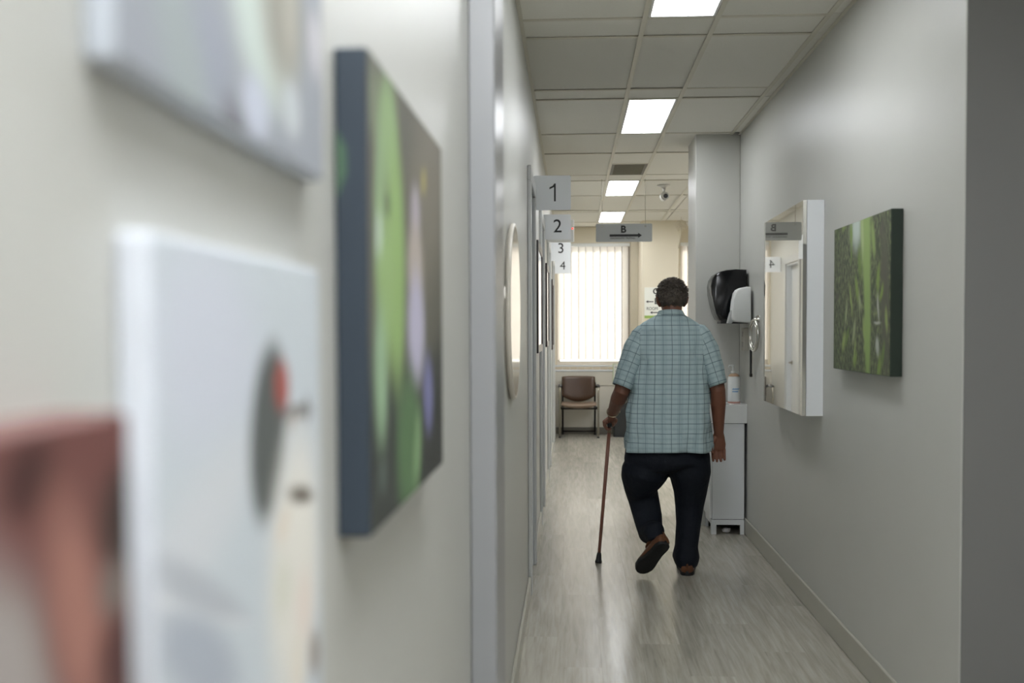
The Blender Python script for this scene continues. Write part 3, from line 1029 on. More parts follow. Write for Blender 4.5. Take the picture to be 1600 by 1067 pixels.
# ------------------------------------------------------------------ right wall: cabinet, dispensers, ring, outlet
t = thing('wall_cabinet', (XR, 5.6, 1.0), 'white wall cabinet with a mirror door, next to the bamboo canvas', 'cabinet')
y0 = P(1287, 480, X=XR).y
xd = P(1254, 480, Y=y0).x
y1 = P(1190, 480, X=xd).y
zt, zb = P(1287, 312, Y=y0).z, P(1287, 650, Y=y0).z
aj = .0122 * (y1 - y0)                                     # the cabinet front is not quite parallel to the wall
obj('body', G().prism([(xd + .0195, y0), (XR - .0005, y0), (XR - .0005, y1), (xd + .0195 + aj, y1)], XY, zb, zt), WHITE, t)
m, nt, b = newmat('gloss_door_lacquer')
b.inputs['Base Color'].default_value = (*lin((222, 220, 212)), 1)
b.inputs['Metallic'].default_value = .72
nz_ = nt.nodes.new('ShaderNodeTexNoise')
nz_.inputs['Scale'].default_value = 2
mr_ = nt.nodes.new('ShaderNodeMapRange')
mr_.inputs['To Min'].default_value = .01
mr_.inputs['To Max'].default_value = .02
nt.links.new(nz_.outputs['Fac'], mr_.inputs['Value'])
nt.links.new(mr_.outputs[0], b.inputs['Roughness'])
obj('door', G().prism([(xd, y0 + .001), (xd + .0175, y0 + .001), (xd + .0175 + aj, y1 - .001), (xd + aj, y1 - .001)], XY, zb + .001, zt - .001), m, t)


def profile(pts, ypl, w, name, mat, parent, bev=.012, sm=45):
    q = [P(x, y, Y=ypl) for x, y in pts]
    poly = [(min(v.x, XR - .0005), v.z) for v in q]
    return obj(name, G().prism(poly, XZ, ypl, ypl + w, bev), mat, parent, sm)


yt = 7.30
t = thing('towel_dispenser', (XR, yt + .14, P(1140, 502, Y=yt).z), 'glossy black paper towel dispenser mounted on the wall above the sink', 'dispenser')
profile([(1167, 421), (1150, 420.5), (1136, 421.5), (1126, 424), (1118, 429), (1113, 437), (1111, 447), (1112, 459), (1115, 474), (1119, 489), (1123, 499), (1127, 501), (1145, 502), (1167, 502)], yt, .24, 'cover', BLACK_PL, t, .016)
obj('towel_slot', G().box(P(1127, 503, Y=yt).x, XR - .001, yt + .03, yt + .21, P(1127, 505.5, Y=yt).z, P(1127, 501.8, Y=yt).z), M('slot_grey', (70, 70, 70), .5, var=(10, .1)), t)
p = P(1135, 500, Y=yt)
yt = 7.12
t = thing('soap_dispenser', (XR, yt + .06, P(1160, 505, Y=yt).z), 'white wall soap dispenser in front of the black towel dispenser', 'dispenser')
profile([(1174, 448), (1166, 448), (1158, 449.5), (1152, 452.5), (1148.5, 458), (1146.5, 468), (1145, 482), (1144, 495), (1145, 500), (1150, 502.5), (1174, 504.5)], yt, .12, 'cover', WHITE_PL, t, .01)
profile([(1147, 478), (1141, 490), (1137, 505), (1143, 505.5), (1147, 500)], yt + .03, .07, 'push_lever', M('grey_plastic', (176, 178, 178), .4, var=(8, .04)), t, .003)
t = thing('electrical_outlet', (XR, 7.37, 1.28), 'small grey outlet box on the wall below the soap dispenser', 'outlet')
z1, z0 = P(1160, 512, Y=7.35).z, P(1160, 548, Y=7.35).z
obj('box', G().box(XR - .032, XR - .0005, 7.32, 7.42, z0, z1, .004, 2), M('outlet_grey', (176, 172, 160), .5, var=(8, .05)), t)
for dz in (.035, -.035):
    obj('socket', G().box(XR - .035, XR - .032, 7.35, 7.39, (z0 + z1) / 2 + dz - .018, (z0 + z1) / 2 + dz + .018, .001), M('socket_grey', (150, 147, 138), .5, var=(8, .05)), t)
yr = 6.93
t = thing('chrome_ring', (XR, yr, 1.13), 'oval chrome ring with a dark strap, on the wall beside the outlet', 'ring')
c = P(1178, 524, X=XR - .03)
obj('ring', G().torus((XR - .03, c.y, c.z), .092, .098, .010, (-.12, 1, 0), (0, 0, 1), 40, 10), CHROME, t, 'all')
obj('inner_ring', G().torus((XR - .03, c.y, c.z), .066, .072, .005, (-.12, 1, 0), (0, 0, 1), 40, 8), CHROME, t, 'all')
obj('wall_plate', G().lathe([(.028, 0), (.026, -.012), (.012, -.02), (.01, -.03)], (XR - .0005, c.y, c.z + .105), 20, 'X'), CHROME, t, 40)
s0, s1 = P(1174, 545, X=XR - .025), P(1174, 586, X=XR - .025)
obj('strap', G().box(XR - .034, XR - .022, s0.y - .012, s0.y + .012, s1.z, c.z - .095, .003), BLACK, t)
obj('strap_end', G().box(XR - .036, XR - .020, s0.y - .016, s0.y + .016, s1.z - .012, s1.z + .01, .002), DARKMET, t)

# ------------------------------------------------------------------ sink cabinet, sink, bottle
yc0, yc1 = 7.36, 7.69
x0 = P(1113, 750, Y=yc0).x
x1 = XR - .018
zc0 = P(1140, 661.5, Y=yc0).z
zp = P(1140, 812, Y=yc0).z
t = thing('sink_cabinet', ((x0 + x1) / 2, (yc0 + yc1) / 2, 0), 'narrow white floor cabinet on a cut-out plinth beside the wall column', 'cabinet')
obj('body', G().box(x0, x1, yc0, yc1 - .002, zp + .004, zc0, .002), WHITE, t)
dr = obj('door', G().box(x0 - .017, x0 - .001, yc0 + .004, yc1 - .006, zp + .008, zc0 - .004, .002), WHITE, t)
obj('knob', G().lathe([(.006, 0), (.006, -.014), (.012, -.018), (.0, -.026)], (x0 - .017, yc0 + .06, .62), 14, 'X'), CHROME, dr, 40)
g = G()
g.prism([(x0 - .006, 0), (x0 + .028, 0), (x0 + .028, zp - .034), (x1 - .028, zp - .034), (x1 - .028, 0), (x1, 0), (x1, zp), (x0 - .006, zp)], XZ, yc0 - .004, yc0 + .014)
obj('plinth_front', g, WHITE, t)
g = G().prism([(yc0 + .0145, 0), (yc0 + .045, 0), (yc0 + .045, zp - .034), (yc1 - .035, zp - .034), (yc1 - .035, 0), (yc1 - .002, 0), (yc1 - .002, zp), (yc0 + .0145, zp)], YZ, x0 - .006, x0 + .012)
obj('plinth_side', g, WHITE, t)
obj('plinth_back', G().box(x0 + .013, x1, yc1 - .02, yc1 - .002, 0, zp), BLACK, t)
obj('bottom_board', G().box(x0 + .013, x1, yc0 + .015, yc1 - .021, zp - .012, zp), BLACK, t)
p = P(1135, 828, Y=yc0 + .06)
g = G().ell((p.x, yc0 + .06, .018), (.03, .022, .016), 16, 10)
for v in g.bm.verts:
    v.co += Vector((noise.noise(v.co * 60), noise.noise(v.co * 60 + Vector((5, 0, 0))), noise.noise(v.co * 70) * .5)) * .012
    v.co.z = max(v.co.z, .0005)
tag(obj('crumpled_tissue', g, M('tissue', (214, 210, 212), .8, var=(40, .06)), base=(p.x, yc0 + .06, 0)), 'crumpled white tissue lying under the sink cabinet plinth', 'tissue')

zs = P(1140, 632, Y=yc0 - .012).z
t = thing('sink', ((x0 + x1) / 2, (yc0 + yc1) / 2, zc0), 'white block sink with a chrome tap on top of the narrow cabinet', 'sink')
CER = M('white_ceramic', (226, 228, 226), .12, var=(5, .02))
sx0, sx1, sy0, sy1 = x0 - .02, XR - .002, yc0 - .012, yc1 + .006
g = G()
outer = [(sx0, sy0), (sx1, sy0), (sx1, sy1), (sx0, sy1)]
inner = [(sx0 + .03, sy0 + .03), (sx1 - .085, sy0 + .03), (sx1 - .085, sy1 - .08), (sx0 + .03, sy1 - .08)]
floor_ = [(sx0 + .05, sy0 + .05), (sx1 - .10, sy0 + .05), (sx1 - .10, sy1 - .1), (sx0 + .05, sy1 - .1)]
rg = [[(x, y, z) for x, y in q] for q, z in ((outer, zc0 + .003), (outer, zs), (inner, zs), (floor_, zs - .085))]
g.ring_loft(rg)
obj('basin', g, CER, t)
p = P(1131, 606, Y=7.6)
g = G().tube([(p.x - .005, 7.655, zs), (p.x - .005, 7.655, zs + .11), (p.x - .006, 7.64, zs + .128), (p.x - .008, 7.60, zs + .13), (p.x - .008, 7.56, zs + .115)], [.013, .012, .012, .011, .01], 12)
obj('tap', g, CHROME, t, 'all')
obj('tap_lever', G().tube([(p.x - .005, 7.655, zs + .11), (p.x + .012, 7.64, zs + .15)], [.009, .006], 10), CHROME, t, 'all')

p0, p1 = P(1137, 600, Y=7.5), P(1156.5, 600, Y=7.5)
bx, by, br = (p0.x + p1.x) / 2, 7.50, (p1.x - p0.x) / 2
bx = min(bx, XR - br - .004)
zb_, zsh, ztop = zs, P(1147, 588, Y=7.5).z, P(1147, 564, Y=7.5).z
t = thing('pump_bottle', (bx, by, zb_), 'white pump bottle with blue lettering standing on the sink edge', 'bottle')
obj('body', G().lathe([(br - .003, 0), (br, .006), (br, zsh - zb_ - .012), (br - .006, zsh - zb_), (.016, zsh - zb_ + .008), (0, zsh - zb_ + .009)], (bx, by, zb_), 28), WHITE_PL, t, 40)
obj('base_ring', G().lathe([(br + .0006, .001), (br + .0006, .012), (br - .001, .012)], (bx, by, zb_), 28), M('pink_ring', (190, 140, 128), .5, var=(10, .05)), t, 40)
obj('shoulder', G().lathe([(br - .004, 0), (br - .012, .012), (.018, .02), (.0, .021)], (bx, by, zsh + .0005), 28), M('tan_cap', (176, 146, 118), .5, var=(10, .05)), t, 40)
pm = obj('pump', G().lathe([(.014, 0), (.014, .016), (.006, .02), (.006, .05), (.012, .052), (.012, .064), (0, .066)], (bx - .008, by, zsh + .02), 16), WHITE_PL, t, 40)
obj('spout', G().tube([(bx - .008, by, zsh + .078), (bx - .034, by - .01, zsh + .076), (bx - .042, by - .013, zsh + .066)], [.007, .006, .004], 8), WHITE_PL, pm, 'all')
BLUE = M('blue_ink', (120, 166, 206), .5, var=(30, .1))
for i, (dz, w) in enumerate(((.095, .05), (.078, .042))):
    g = G()
    for k in range(8):
        a0 = math.radians(-112 + k * (w / br / math.pi * 180 / 8))
        a1 = a0 + math.radians(w / br / math.pi * 180 / 8 * .8)
        r0 = br + .0008
        g.prism([(bx + r0 * math.cos(a0), by + r0 * math.sin(a0)), (bx + r0 * math.cos(a1), by + r0 * math.sin(a1)), (bx + (r0 - .001) * math.cos(a1), by + (r0 - .001) * math.sin(a1)), (bx + (r0 - .001) * math.cos(a0), by + (r0 - .001) * math.sin(a0))], XY, zb_ + dz, zb_ + dz + .008 + .003 * (k % 2))
    obj('lettering', g, BLUE, t)

# ------------------------------------------------------------------ waiting chair, bin, card
yf, yr_ = 13.84, 14.30
xa, xb = P(873, 640, Y=yf).x, P(936.5, 640, Y=yf).x
t = thing('waiting_chair', ((xa + xb) / 2, (yf + yr_) / 2, 0), 'brown padded armchair with a steel tube frame under the window', 'chair')
LEA = M('brown_leatherette', (72, 51, 36), .3, var=(9, .12), bump=(300, .15, .002))
SEATM = M('tan_seat_vinyl', (132, 112, 94), .45, var=(9, .1), bump=(300, .15, .002))
za = P(873, 604, Y=yf).z
for x, sg in ((xa + .014, 1), (xb - .014, -1)):
    obj('leg', G().tube([(x, yf, .012), (x, yf, za - .06), (x, yf + .012, za - .02), (x, yf + .05, za - .004)], .0135, 12), STEEL, t, 'all')
    obj('foot', G().lathe([(.017, 0), (.017, .012), (.013, .02), (0, .02)], (x, yf, 0), 14), BLACK, t, 40)
    obj('armrest', G().tube([(x, yf + .03, za - .004), (x, yf + .06, za), (x, yr_ - .14, za), (x + sg * .02, yr_ - .08, za - .02)], [(.018, .024)] * 3 + [(.016, .018)], 12, up=(0, 0, 1), round_ends=True), BLACK, t, 'all')
    xr = x + sg * .034
    obj('leg', G().tube([(xr, yr_, .012), (xr, yr_ - .02, .42), (xr, yr_ - .02, .55), (xr, yr_ + .01, .70)], .0125, 12), DARKMET, t, 'all')
    obj('foot', G().lathe([(.016, 0), (.016, .012), (.012, .02), (0, .02)], (xr, yr_, 0), 14), BLACK, t, 40)
    obj('seat_rail', G().tube([(x, yf + .01, .385), (xr, yr_ - .02, .375)], .011, 10), DARKMET, t, 'all')
obj('stretcher', G().tube([(xa + .05, yr_ - .005, .045), (xb - .05, yr_ - .005, .045)], .011, 10), DARKMET, t, 'all')
obj('cross_rail', G().tube([(xa + .02, yf + .1, .375), (xb - .02, yf + .1, .375)], .011, 10), DARKMET, t, 'all')
# seat: gently dished pad
n, mrow = 13, 9
xm, hw = (xa + xb) / 2, (xb - xa) / 2 - .032
zs_ = P(905, 633, Y=yf).z
rings = []
for j in range(mrow):
    v = j / (mrow - 1)
    y = yf + .005 + v * .42
    e = min(1, min(v, 1 - v) * 8 + .45)
    top, bot = [], []
    for i in range(n):
        u = i / (n - 1) * 2 - 1
        x = xm + hw * u
        dish = -.028 * (1 - u * u) * (1 if v < .8 else .8)
        th_ = .026 * e * (1 - abs(u) ** 6 * .6)
        top.append((x, y, zs_ + .012 + dish + th_ * .8))
        bot.append((x, y, zs_ + .006 + dish - th_))
    rings.append(top + bot[::-1])
obj('seat', G().ring_loft(rings), SEATM, t, 'all')
# backrest: shield with a curved lower edge, leaning back
z1, zl, zm_ = P(905, 587.5, Y=yr_ - .06).z, P(880, 618, Y=yr_ - .06).z, P(905, 627.5, Y=yr_ - .06).z
xl, xrr = P(877.5, 600, Y=yr_ - .06).x, P(930, 600, Y=yr_ - .06).x
rings = []
for j in range(11):
    v = j / 10
    front, back = [], []
    for i in range(15):
        u = i / 14 * 2 - 1
        zbot = zm_ + (zl - zm_) * abs(u) ** 2
        ztp = z1 - .012 * abs(u) ** 6
        z = zbot + (ztp - zbot) * v
        hwx = (xrr - xl) / 2 * (1 - .03 * abs(v - .5))
        x = (xl + xrr) / 2 + hwx * u
        e = (1 - abs(u) ** 8) ** .5 * (1 - abs(2 * v - 1) ** 8) ** .5
        y = yr_ - .075 + .05 * v - .035 * (1 - u * u) * 0 + .03 * (1 - u * u)
        front.append((x, y - .022 * e - .003, z))
        back.append((x, y + .018 * e + .003, z))
    rings.append(front + back[::-1])
obj('backrest', G().ring_loft(rings), LEA, t, 'all')

yb = 13.95
a, b = P(957, 626, Y=yb), P(994, 684, Y=yb)
t = thing('waste_bin', ((a.x + b.x) / 2, yb + .12, 0), 'dark square waste bin standing under the window beside the chair', 'bin')
BINM = M('charcoal_plastic', (38, 40, 40), .45, var=(12, .1))
cxb, cyb = (a.x + b.x) / 2, yb + .125
hw = (b.x - a.x) / 2
g = G()
rg = []
for h, z in ((hw * .9, .001), (hw, a.z), (hw - .008, a.z), (hw * .9 - .008, .02)):
    rg.append([(x, y, z) for x, y in rounded(cxb - h, cxb + h, cyb - h * .82, cyb + h * .82, .025)])
g.ring_loft(rg)
obj('body', g, BINM, t, 30)
rg = [[(x, y, z) for x, y in rounded(cxb - hw - o, cxb + hw + o, cyb - hw * .82 - o, cyb + hw * .82 + o, .027)] for o, z in ((.001, a.z - .03), (.007, a.z - .028), (.007, a.z + .004), (-.006, a.z + .004), (-.007, a.z - .01))]
obj('rim', G().ring_loft(rg, cap=False), M('bin_rim', (84, 82, 74), .4, var=(12, .08)), t, 30)

# card propped on the ledge
a, b = P(957.5, 568, Y=14.37), P(972.5, 596, Y=14.37)
zl = .8655
t = thing('notice_card', ((a.x + b.x) / 2, 14.37, b.z), 'white notice card with a green border hung below the window sill', 'notice')
yk = YB - .127
obj('card', G().box(a.x, b.x, yk - .004, yk, b.z, a.z, .001), M('card_white', (224, 226, 216), .5, var=(9, .02)), t)
GB = M('card_green', (168, 190, 140), .5, var=(9, .04))
for q in ((a.x, a.x + .008, b.z, a.z), (b.x - .008, b.x, b.z, a.z), (a.x + .008, b.x - .008, a.z - .008, a.z), (a.x + .008, b.x - .008, b.z, b.z + .008)):
    obj('border', G().box(q[0], q[1], yk - .0055, yk - .004, q[2], q[3]), GB, t)
for i in range(3):
    z = a.z - .045 - i * .05
    obj('printed_line', G().box(a.x + .03, b.x - .035 - .01 * i, yk - .0052, yk - .004, z - .008, z), M('grey_ink', (120, 124, 126), .5, var=(30, .1)), t)

# ------------------------------------------------------------------ the walking man
Y0 = 6.18
man = thing('person', (P(1048, 900, Y=Y0).x, Y0, 0), 'man walking away with a cane, in plaid shirt and dark trousers', 'person')
SKIN = M('skin', (116, 74, 56), .48, var=(22, .12), bump=(160, .12, .002))
NAIL = M('nail', (168, 122, 104), .35, var=(20, .05))


def Q(px, py, Y=Y0, dx=0, dy=0, dz=0):
    return P(px, py, Y=Y) + Vector((dx, dy, dz))


# joints
headc = Q(1050, 466, 6.27)
neck0 = Q(1049, 496, 6.24)
chest = Q(1047, 560, 6.22)
belly = Q(1046, 650, 6.21)
shL, shR = Q(1000, 527, 6.22), Q(1099, 525, 6.21)
elL, elR = Q(971, 612, 6.18), Q(1122, 611, 6.17)
wrL, wrR = Q(956.5, 646, 6.40), Q(1123, 677, 6.22)
hipL, hipR = Q(1016, 705, 6.21), Q(1076, 705, 6.19)
knL, knR = Q(1006, 790, 6.30), Q(1077, 790, 6.26)
hL, tL = Q(1040, 852, 5.93), Q(1003, 893, 6.06)            # heel and toe of the trailing shoe
aL = (tL - hL).normalized()
uL = Vector((-.26, .88, .34))
uL = (uL - aL * uL.dot(aL)).normalized()
anL = hL + aL * .065 + uL * .095
heelR = P(1073.5, 900, Z=0)
anR = heelR + Vector((0, .055, .095))

g = G()
# head: skull, face, jaw, nose, ears
hx, hy, hz = headc
g.ell((hx, hy - .004, hz + .012), (.074, .094, .086), 28, 18)
g.ell((hx, hy + .03, hz - .03), (.062, .066, .085), 24, 16)
g.ell((hx, hy + .055, hz - .085), (.046, .042, .032), 20, 12)
g.tube([(hx, hy + .088, hz + .01), (hx, hy + .104, hz - .022), (hx, hy + .108, hz - .036)], [.010, .013, .016], 10, round_ends=True)
g.ell((hx, hy + .084, hz + .026), (.05, .016, .012), 16, 8)
g.ell((hx, hy + .088, hz - .064), (.026, .014, .008), 14, 8)
g.ell((hx, hy + .088, hz - .076), (.024, .013, .008), 14, 8)
for s in (-1, 1):
    g.ell((hx + s * .030, hy + .078, hz + .008), (.014, .014, .009), 14, 8)
    ear = [(hx + s * .070, hy + .004, hz - .040), (hx + s * .080, hy - .006, hz - .022), (hx + s * .085, hy - .012, hz + .004), (hx + s * .077, hy - .004, hz + .022)]
    g.tube(ear, [(.011, .012), (.012, .018), (.012, .020), (.010, .014)], 10, up=(1, 0, 0), round_ends=True)
# neck and trunk (inside the clothes)
g.tube([neck0 + Vector((0, -.02, -.08)), neck0 + Vector((0, -.012, -.01)), Vector((hx, hy - .026, hz - .045)), Vector((hx, hy - .012, hz))], [(.075, .060), (.058, .052), (.056, .056), (.055, .06)], 20, up=(1, 0, 0))
g.tube([neck0 + Vector((0, -.01, -.03)), chest + Vector((0, 0, .13)), chest, belly, Q(1046, 700, 6.2), Q(1046, 730, 6.2)], [(.06, .06), (.15, .09), (.165, .115), (.19, .135), (.19, .13), (.15, .1)], 24, up=(1, 0, 0))
# legs
g.tube([hipL, knL, anL], [.085, .055, .036], 14)
g.tube([hipR, knR, anR], [.085, .055, .036], 14)
g.tube([anL - uL * .02, hL + aL * .05 + uL * .045, hL + aL * .2 + uL * .03], [.032, .034, .024], 12, round_ends=True)
g.tube([anR - Vector((0, 0, .02)), heelR + Vector((0, .05, .05)), heelR + Vector((0, .21, .035))], [.032, .034, .024], 12, round_ends=True)
# arms
g.tube([shL + Vector((.03, 0, .0)), shL.lerp(elL, .5), elL, elL.lerp(wrL, .3), elL.lerp(wrL, .7), wrL], [.05, .05, .046, .047, .037, .030], 16, round_ends=True)
g.tube([shR + Vector((-.03, 0, 0)), shR.lerp(elR, .5), elR, elR.lerp(wrR, .3), elR.lerp(wrR, .72), wrR], [.05, .048, .043, .044, .034, .028], 16, round_ends=True)
# right hand hanging, palm turned back, fingers a little curled
kn = wrR + Vector((.000, .008, -.092))
g.tube([wrR + Vector((0, 0, .01)), wrR + Vector((0, .002, -.03)), wrR.lerp(kn, .7), kn], [(.028, .021), (.036, .019), (.042, .017), (.040, .014)], 18, up=(1, 0, 0), round_ends=True)
for i, (ox, ln) in enumerate(((-.0320, .064), (-.0107, .073), (.0107, .068), (.0318, .054))):
    b0 = kn + Vector((ox, 0, .008 - .006 * abs(i - 1.2)))
    sp = (i - 1.5) * .0004
    g.tube([b0, b0 + Vector((sp, -.002, -ln * .45)), b0 + Vector((sp * 1.6, -.010, -ln * .78)), b0 + Vector((sp * 1.8, -.022, -ln * 1.04))], [.0102, .0098, .0090, .0074], 10, round_ends=True)
th0 = wrR + Vector((-.024, -.006, -.030))
g.tube([th0, th0 + Vector((-.020, -.016, -.030)), th0 + Vector((-.022, -.026, -.058)), th0 + Vector((-.016, -.034, -.076))], [.0150, .0120, .0105, .0085], 10, round_ends=True)
# left hand closed over the cane handle
HC = Q(952.5, 664, 6.435)                                    # centre of the cane handle
g.tube([wrL + Vector((0, -.01, .008)), wrL + Vector((-.002, .012, -.018)), HC + Vector((.014, .004, .036)), HC + Vector((-.008, .012, .028))], [(.029, .024), (.036, .025), (.042, .024), (.044, .019)], 18, up=(0, 1, .2), round_ends=True)
for i, oy in enumerate((.052, .028, .004, -.019)):
    b0 = HC + Vector((-.014, oy + .006, .029))
    k = 1 - .07 * abs(i - 1.3)
    g.tube([b0, HC + Vector((-.034 * k, oy, .018)), HC + Vector((-.031 * k, oy - .001, -.006)), HC + Vector((-.020 * k, oy - .003, -.022)), HC + Vector((-.002, oy - .004, -.023))], [.0112, .0108, .0100, .0092, .0080], 10, round_ends=True)
g.ell(HC + Vector((.018, .01, .012)), (.018, .04, .026), 16, 10)
g.tube([HC + Vector((.034, -.012, .030)), HC + Vector((.034, .018, .014)), HC + Vector((.028, .050, .004)), HC + Vector((.012, .070, -.002))], [.0155, .0130, .0110, .0090], 10, round_ends=True)
body = obj('body', g, SKIN, man)
remesh(body, .0032, 2, .5)
for s in (-1, 1):
    e = obj('eye', G().ell((hx + s * .030, hy + .089, hz + .008), (.010, .006, .006), 12, 8), M('eye_white', (220, 214, 206), .2, var=(9, .02)), man, 'all')
    obj('iris', G().ell((hx + s * .030, hy + .0945, hz + .008), (.0048, .002, .0048), 10, 6), M('iris_brown', (44, 28, 20), .2, var=(9, .1)), e, 'all')

# hair: cap with a curly, uneven surface and short tufts
HAIR = M('greying_hair', (82, 74, 66), .6, var=(45, .65), bump=(240, .6, .004))
g = G()
bmesh.ops.create_uvsphere(g.bm, u_segments=56, v_segments=36, radius=1.0)
keep = []
for v in g.bm.verts:
    c = v.co.copy()
    r = Vector((.087, .106, .091))
    w = 1 + .05 * noise.noise(c * 3.2) + .045 * noise.noise(c * 7.5 + Vector((3, 1, 2)))
    if c.z > .3:
        w += .05 * c.z
    v.co = Vector((hx + c.x * r.x * w, hy - .006 + c.y * r.y * w, hz + .014 + c.z * r.z * w))
dele = []
for v in g.bm.verts:
    x, y, z = v.co.x - hx, v.co.y - hy, v.co.z - hz
    line = -.046 if y < -.03 else (-.046 + (y + .03) * .5 if y < .0 else .0 if y < .045 else .055)
    if abs(x) > .05 and -.03 < y < .03:
        line = max(line, .005)
    if z < line:
        dele.append(v)
bmesh.ops.delete(g.bm, geom=dele, context='VERTS')
base_pts = [(v.co.copy(), v.normal.copy()) for v in g.bm.verts]
g.bm.normal_update()
base_pts = [(v.co.copy(), v.normal.copy()) for v in g.bm.verts]
rs = random.Random(5)
for co, nn in base_pts:
    for q in range(2):
        if rs.random() < .75:
            tang = Vector((rs.uniform(-1, 1), rs.uniform(-1, 1), rs.uniform(-1, .6)))
            tang = (tang - nn * tang.dot(nn))
            p0 = co + Vector((rs.uniform(-.004, .004), rs.uniform(-.004, .004), rs.uniform(-.004, .004))) - nn * .002
            ln = rs.uniform(.008, .017) * (1.15 if co.z > hz + .04 else .6)
            g.tube([p0, p0 + nn * ln * .6 + tang * ln * .25, p0 + nn * ln * .8 + tang * ln * .8], [.0030, .0022, .0004], 4)
obj('hair', g, HAIR, man, 'all')


# shirt ---------------------------------------------------------------
def plaid():
    m, nt, b = newmat('plaid_cotton')
    N, L = nt.nodes, nt.links
    uv = N.new('ShaderNodeUVMap')
    sp = N.new('ShaderNodeSeparateXYZ')
    L.new(uv.outputs[0], sp.inputs[0])
    rgb = N.new('ShaderNodeRGB')
    rgb.outputs[0].default_value = (*lin((174, 194, 197)), 1)
    cur = rgb.outputs[0]

    def lines(ax, period, off, width, col, fac, soft=.35):
        nonlocal cur
        a = N.new('ShaderNodeMath')
        a.operation = 'MULTIPLY_ADD'
        L.new(sp.outputs[ax], a.inputs[0])
        a.inputs[1].default_value = 1 / period
        a.inputs[2].default_value = off
        f = N.new('ShaderNodeMath')
        f.operation = 'FRACT'
        L.new(a.outputs[0], f.inputs[0])
        s = N.new('ShaderNodeMath')
        s.operation = 'SUBTRACT'
        L.new(f.outputs[0], s.inputs[0])
        s.inputs[1].default_value = .5
        ab = N.new('ShaderNodeMath')
        ab.operation = 'ABSOLUTE'
        L.new(s.outputs[0], ab.inputs[0])
        mr = N.new('ShaderNodeMapRange')
        hw = width / period / 2
        mr.inputs['From Min'].default_value = hw * (1 - soft)
        mr.inputs['From Max'].default_value = hw * (1 + soft)
        mr.inputs['To Min'].default_value = fac
        mr.inputs['To Max'].default_value = 0
        L.new(ab.outputs[0], mr.inputs['Value'])
        mx = N.new('ShaderNodeMix')
        mx.data_type = 'RGBA'
        L.new(mr.outputs[0], mx.inputs['Factor'])
        L.new(cur, mx.inputs['A'])
        mx.inputs['B'].default_value = (*lin(col), 1)
        cur = mx.outputs['Result']
    lines('X', .098, .0, .034, (150, 171, 178), .5)
    lines('Y', .056, .0, .016, (152, 173, 180), .45)
    lines('X', .023, .25, .0035, (184, 200, 204), .4)
    lines('X', .098, .5, .0050, (92, 108, 118), .62)
    lines('X', .098, .02, .0035, (104, 122, 132), .5)
    lines('Y', .056, .5, .0045, (84, 102, 114), .68)
    lines('Y', .056, .02, .0025, (130, 150, 158), .4)
    L.new(cur, b.inputs['Base Color'])
    b.inputs['Roughness'].default_value = .85
    b.inputs['Specular IOR Level'].default_value = .2
    tc = N.new('ShaderNodeTexCoord')
    n = N.new('ShaderNodeTexNoise')
    n.inputs['Scale'].default_value = 9
    n.inputs['Detail'].default_value = 4
    L.new(tc.outputs['Object'], n.inputs['Vector'])
    bp = N.new('ShaderNodeBump')
    bp.inputs['Strength'].default_value = .55
    bp.inputs['Distance'].default_value = .04
    L.new(n.outputs['Fac'], bp.inputs['Height'])
    L.new(bp.outputs[0], b.inputs['Normal'])
    return m


PLAID = plaid()


def cloth(name, lofts, mat, parent, thick=.003):
    """tubes of cloth with UVs in metres; each loft is (rings, v offset)"""
    bm = bmesh.new()
    ul = bm.loops.layers.uv.new('UVMap')
    for rings, v0 in lofts:
        n = len(rings[0])
        us, vs = [], []
        vv = v0
        pc = None
        for r in rings:
            c = sum((Vector(p) for p in r), Vector()) / n
            if pc is not None:
                vv += (c - pc).length
            pc = c
            vs.append(vv)
            acc = [0.0]
            for i in range(n):
                acc.append(acc[-1] + (Vector(r[(i + 1) % n]) - Vector(r[i])).length)
            mid = acc[n // 2]
            us.append([a - mid for a in acc])
        V = [[bm.verts.new(p) for p in r] for r in rings]
        for k in range(len(rings) - 1):
            for i in range(n):
                j = (i + 1) % n
                f = bm.faces.new((V[k][i], V[k][j], V[k + 1][j], V[k + 1][i]))
                uvs = ((us[k][i], vs[k]), (us[k][i + 1], vs[k]), (us[k + 1][i + 1], vs[k + 1]), (us[k + 1][i], vs[k + 1]))
                for l, q in zip(f.loops, uvs):
                    l[ul].uv = q
                f.smooth = True
    bmesh.ops.recalc_face_normals(bm, faces=bm.faces[:])
    bmesh.ops.translate(bm, verts=bm.verts[:], vec=-wloc(parent))
    me = bpy.data.meshes.new(name)
    bm.to_mesh(me)
    bm.free()
    return obj(name, me, mat, parent)


def interp(tab, t):
    for (t0, *a), (t1, *b) in zip(tab, tab[1:]):
        if t <= t1:
            k = (t - t0) / (t1 - t0)
            return [p + (q - p) * k for p, q in zip(a, b)]
    return list(tab[-1][1:])


